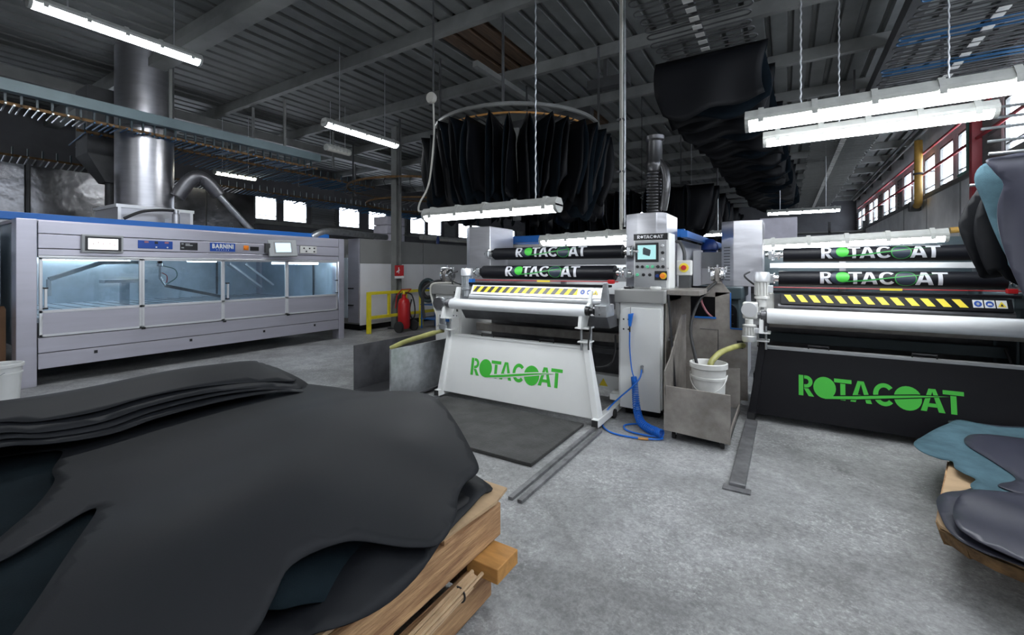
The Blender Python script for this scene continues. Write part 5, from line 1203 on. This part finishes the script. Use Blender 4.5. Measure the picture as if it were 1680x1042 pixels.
# ================================================================== overhead conveyors
def hairpin_conveyor(name, label, xc, y0, y1, z, half, step, dy=.05, plates=True, rods_col='dark_beam', blue=False):
    t = thing(name, label, 'conveyor', (xc, (y0+y1)/2, z))
    off = OFF[t.name]
    B(xc-.03, xc+.03, y0, y1, z+.05, z+.10).o('track', 'dark_beam', t)
    hp = None; pp = None; y = y0+.1; k = 0
    while y < y1:
        if hp is None:
            pts = []
            for s_ in (1, -1):
                for q in range(9):
                    an = -PI/2+PI*q/8
                    pts.append((xc+s_*(half+dy*cos(an)) if True else 0, y+s_*dy*sin(an), z))
            hp = MB().tube(pts, .009, 6, closed=True).o('hanger', rods_col, t, smooth=True)
            if plates: pp = B(xc-.05, xc+.05, y-.045, y+.045, z-.022, z-.012).o('carrier_plate', 'white_dirty', t)
        else:
            q = piece(hp, t, (rg.uniform(-.03, .03), y-y0-.1, rg.uniform(-.01, .01)))
            if blue and k % 7 in (2, 3):
                q.data = q.data.copy(); q.data.materials[0] = MATS['rod_blue']
            if plates and (not blue or k % 5 not in (1, 3)): piece(pp, t, (0, y-y0-.1, 0))
        y += step; k += 1
    y = y0+.5
    while y < y1:
        B(xc-.015, xc+.015, y-.015, y+.015, z+.1, ZC-.1).o('drop_rod', 'dark_beam', t); y += 3.9
    return t
hairpin_conveyor('overhead_conveyor', 'overhead conveyor of dark wire loops carrying the long row of hides', -.88, 3.6, 18.6, 4.32, .5, .2, dy=.062)
hairpin_conveyor('overhead_conveyor', 'overhead conveyor with wire rods and white plates down the right wall', 1.05, 9.6, 27, 4.3, .55, .17, rods_col='steel_beam')
hairpin_conveyor('overhead_conveyor', 'overhead conveyor with blue and dark rods at the upper right corner', 1.98, 4.6, 9.3, 4.3, .75, .15, rods_col='dark_beam', blue=True)
# round carousel rail
t = thing('round_conveyor', 'round overhead rail carrying the ring of black hides', 'conveyor', RC)
MB().tube([(RC.x+1.34*cos(a_), RC.y+1.34*sin(a_), 3.76) for a_ in [2*PI*k/64 for k in range(64)]], .032, 8, closed=True).o('rail', 'steel_beam', t, smooth=True)
MB().tube([(RC.x+1.25*cos(a_), RC.y+1.25*sin(a_), 3.67) for a_ in [2*PI*k/64 for k in range(64)]], .016, 8, closed=True).o('chain_guide', 'wood_orange', t, smooth=True)
for k in range(NR):
    a_ = 2*PI*k/NR
    Cy((RC.x+.72*cos(a_), RC.y+.72*sin(a_), 3.615), (RC.x+1.34*cos(a_), RC.y+1.34*sin(a_), 3.64), .010, n=6).o('rod', 'dark_beam', t)
for k in range(4):
    a_ = 2*PI*k/4+.4
    Cy((RC.x+1.34*cos(a_), RC.y+1.34*sin(a_), 3.78), (RC.x+1.34*cos(a_), RC.y+1.34*sin(a_), ZC-.1), .02, n=8).o('drop_rod', 'dark_beam', t)
MB().bar((RC.x-1.34, RC.y, 3.80), (RC.x+1.34, RC.y, 3.80), .06, .06).o('spider_arm', 'dark_beam', t)
Cy((RC.x, RC.y, 2.3), (RC.x, RC.y, 3.83), .07, n=14).o('centre_shaft', 'steel_beam', t, smooth=True)
# far row rails
t = thing('far_conveyor', 'dark overhead rail with hooks above the far row of hides', 'conveyor', (-3.5, 12, 3.4))
MB().tube(smooth_path([(-7.5, 11.6, 3.50), (-4, 11.6, 3.50), (-2.4, 11.3, 3.52), (-1.95, 12.2, 3.52), (-1.95, 15, 3.52), (-1.95, 19, 3.52)]), .04, 8).o('rail', 'dark_beam', t, smooth=True)
hk = None
for i in range(26):
    px, py = (-6.6+.34*i, 11.6) if i < 14 else (-1.95, 11.5+.5*(i-14))
    if hk is None: hk = MB().tube([(px, py, 3.5), (px+.05, py, 3.42), (px-.04, py, 3.34), (px+.02, py, 3.30)], .012, 5).o('hook', 'galvanised', t); p00 = (px, py)
    else: piece(hk, t, (px-p00[0], py-p00[1], 0))
for px, py in ((-6, 11.6), (-2.2, 11.4), (-1.95, 16)): Cy((px, py, 3.5), (px, py, ZC-.1), .015, n=6).o('drop_rod', 'dark_beam', t)
# left conveyors with straight rods
def rod_conveyor(label, x, y0, y1, z, ln, step, cols, droop, beam=True):
    t = thing('rod_conveyor', label, 'conveyor', (x, (y0+y1)/2, z))
    if beam: B(x-.02, x+.10, y0, y1, z+.14, z+.30).o('beam', 'blue_grey_beam', t, bevel=.004)
    B(x-.05, x-.02, y0, y1, z-.02, z+.02).o('track', 'wood_dark', t)
    src = {}; n = 0; y = y0+.1
    while y < y1:
        f = (y-y0)/(y1-y0); c = cols[0] if f < cols[2] else cols[1]
        jit = rg.uniform(-.05, .05)
        if c not in src:
            src[c] = (Cy((x, y, z-.02), (x-ln, y+.06, z-.02-droop), .012, n=6).o('rod', c, t, smooth=True), y)
        else: piece(src[c][0], t, (rg.uniform(-.05, .05), y-src[c][1], rg.uniform(-.02, .02)))
        if n % 2 == 0: 
            kk = 'clip'
            if kk not in src: src[kk] = (B(x-.055, x-.02, y-.012, y+.012, z-.03, z+.16).o('clip', 'slate_paint', t), y)
            else: piece(src[kk][0], t, (0, y-src[kk][1], 0))
        y += step; n += 1
    for yy in np.arange(y0+.8, y1, 2.0): B(x+.02, x+.06, yy-.02, yy+.02, z+.30, ZC-.205).o('drop_rod', 'steel_beam', t)
    return t
rod_conveyor('overhead conveyor with a blue grey beam and thin rods above the booth', -8.88, -1.5, 6.1, 3.72, .62, .075, ('galvanised', 'rod_blue', .50), -.03)
rod_conveyor('overhead conveyor of white and blue rods over the foil-clad tunnel', -12.3, -1.0, 13.5, 3.62, .80, .10, ('alu', 'rod_blue', .5), .10, beam=False)
rod_conveyor('second overhead conveyor of blue rods behind the beam', -9.9, 2.4, 8.6, 3.78, 1.1, .10, ('rod_blue', 'rod_blue', .9), .04, beam=False)
t = thing('conveyor_turn', 'curved overhead conveyor turn with wire hooks left of the ring', 'conveyor', (-8.9, 9.2, 3.6))
MB().tube([(-8.9+2.0*cos(a_), 9.4+2.0*sin(a_), 3.72) for a_ in [2*PI*k/48 for k in range(48)]], .03, 6, closed=True).o('rail', 'wood_dark', t, smooth=True)
MB().tube([(-8.9+1.5*cos(a_), 9.4+1.5*sin(a_), 3.30) for a_ in [2*PI*k/48 for k in range(48)]], .025, 6, closed=True).o('rail', 'wood_dark', t, smooth=True)
for k in range(40):
    a_ = 2*PI*k/40
    MB().tube([(-8.9+2.0*cos(a_), 9.4+2.0*sin(a_), 3.70), (-8.9+2.08*cos(a_), 9.4+2.08*sin(a_), 3.6), (-8.9+2.0*cos(a_), 9.4+2.0*sin(a_), 3.52), (-8.9+1.0*cos(a_), 9.4+1.0*sin(a_), 3.52)], .010, 5).o('hook', 'dark_beam', t)
for k in range(4):
    a_ = 2*PI*k/4+.5; Cy((-8.9+2*cos(a_), 9.4+2*sin(a_), 3.3), (-8.9+2*cos(a_), 9.4+2*sin(a_), ZC-.1), .025, n=6).o('drop_rod', 'dark_beam', t)

# ================================================================== pipes on the right wall
t = thing('red_post', 'dark red steel post standing at the right wall windows', 'post', (3.05, 11.75, 0))
B(2.98, 3.12, 11.68, 11.82, 0, 4.3).o('shaft', 'red_pipe', t)
t = thing('window_pipes', 'red pipes running along the right wall windows on stays', 'pipe', (3.08, 18, 3.9))
for zz in (4.5, 3.95): Cy((3.05, 9.0, zz), (3.05, 28, zz), .03, n=8).o('pipe', 'red_pipe', t, smooth=True)
for k in range(8): Cy((3.05, 10.5+2.3*k, 3.95), (3.19, 10.5+2.3*k, 3.95), .02, n=6).o('stay', 'galvanised', t)
Cy((2.9, 12.5, 4.9), (2.9, 28, 4.9), .035, n=8).o('pipe', 'steel_beam', t, smooth=True)
Cy((2.75, 12.5, 4.95), (2.75, 28, 4.95), .03, n=8).o('pipe', 'dark_beam', t, smooth=True)
t = thing('ochre_pipe', 'vertical ochre gas pipe with an elbow below the windows', 'pipe', (3.0, 15.5, 3.2))
MB().tube(smooth_path([(2.95, 15.5, 4.85), (2.95, 15.5, 4.0), (2.95, 15.5, 3.35), (2.96, 15.56, 3.24), (3.0, 15.8, 3.22), (3.05, 16.2, 3.22)]), .085, 14).o('pipe', 'ochre_pipe', t, smooth=True)
MB().lathe([(.11, 0), (.11, .05)], (2.95, 15.5, 3.95), n=16).o('collar', 'dark_beam', t, smooth=True)
MB().box(2.9, 3.15, 16.2, 16.4, 3.08, 3.35).o('valve', 'dark_beam', t, bevel=.02)
t = thing('green_pipe', 'thin green pipe rising before the nearest full window', 'pipe', (3.02, 12.05, 3.3))
MB().tube([(3.02, 12.05, 4.45), (3.02, 12.05, 3.42), (3.02, 12.6, 3.40)], .03, 8).o('pipe', 'green_pipe', t, smooth=True)
t = thing('ochre_rail', 'short ochre pipe beyond the end of the lamp on the black machine', 'pipe', (1.6, 6.1, 1.8))
Cy((1.40, 6.1, 1.88), (2.3, 6.1, 1.93), .03, n=12).o('pipe', 'ochre_pipe', t, smooth=True)
Cy((2.2, 6.1, 0), (2.2, 6.1, 1.95), .03, n=10).o('stand', 'dark_beam', t)
t = tag(B(.55, .95, 9.0, 9.3, 0, 1.9).o('blue_crate', 'blue', bevel=.02), 'blue box glimpsed behind the lamp of the black machine', 'box')
t = thing('far_shelving', 'far rack of shelves with dark goods at the end of the hall', 'shelving', (-1, 22, 0))
for k in range(6): B(.3, 2.4, 20, 20.6, .3+.5*k, .36+.5*k).o('shelf', 'steel_beam', t)
for xx in (.3, 1.35, 2.36): B(xx-.04, xx+.04, 20, 20.1, 0, 3.2).o('upright', 'dark_beam', t)
for k in range(5): B(.4+.4*k, .7+.4*k, 20.1, 20.5, .86, 1.2).o('crate', ('cardboard_brown', 'slate_paint', 'oven_white')[k % 3], t)
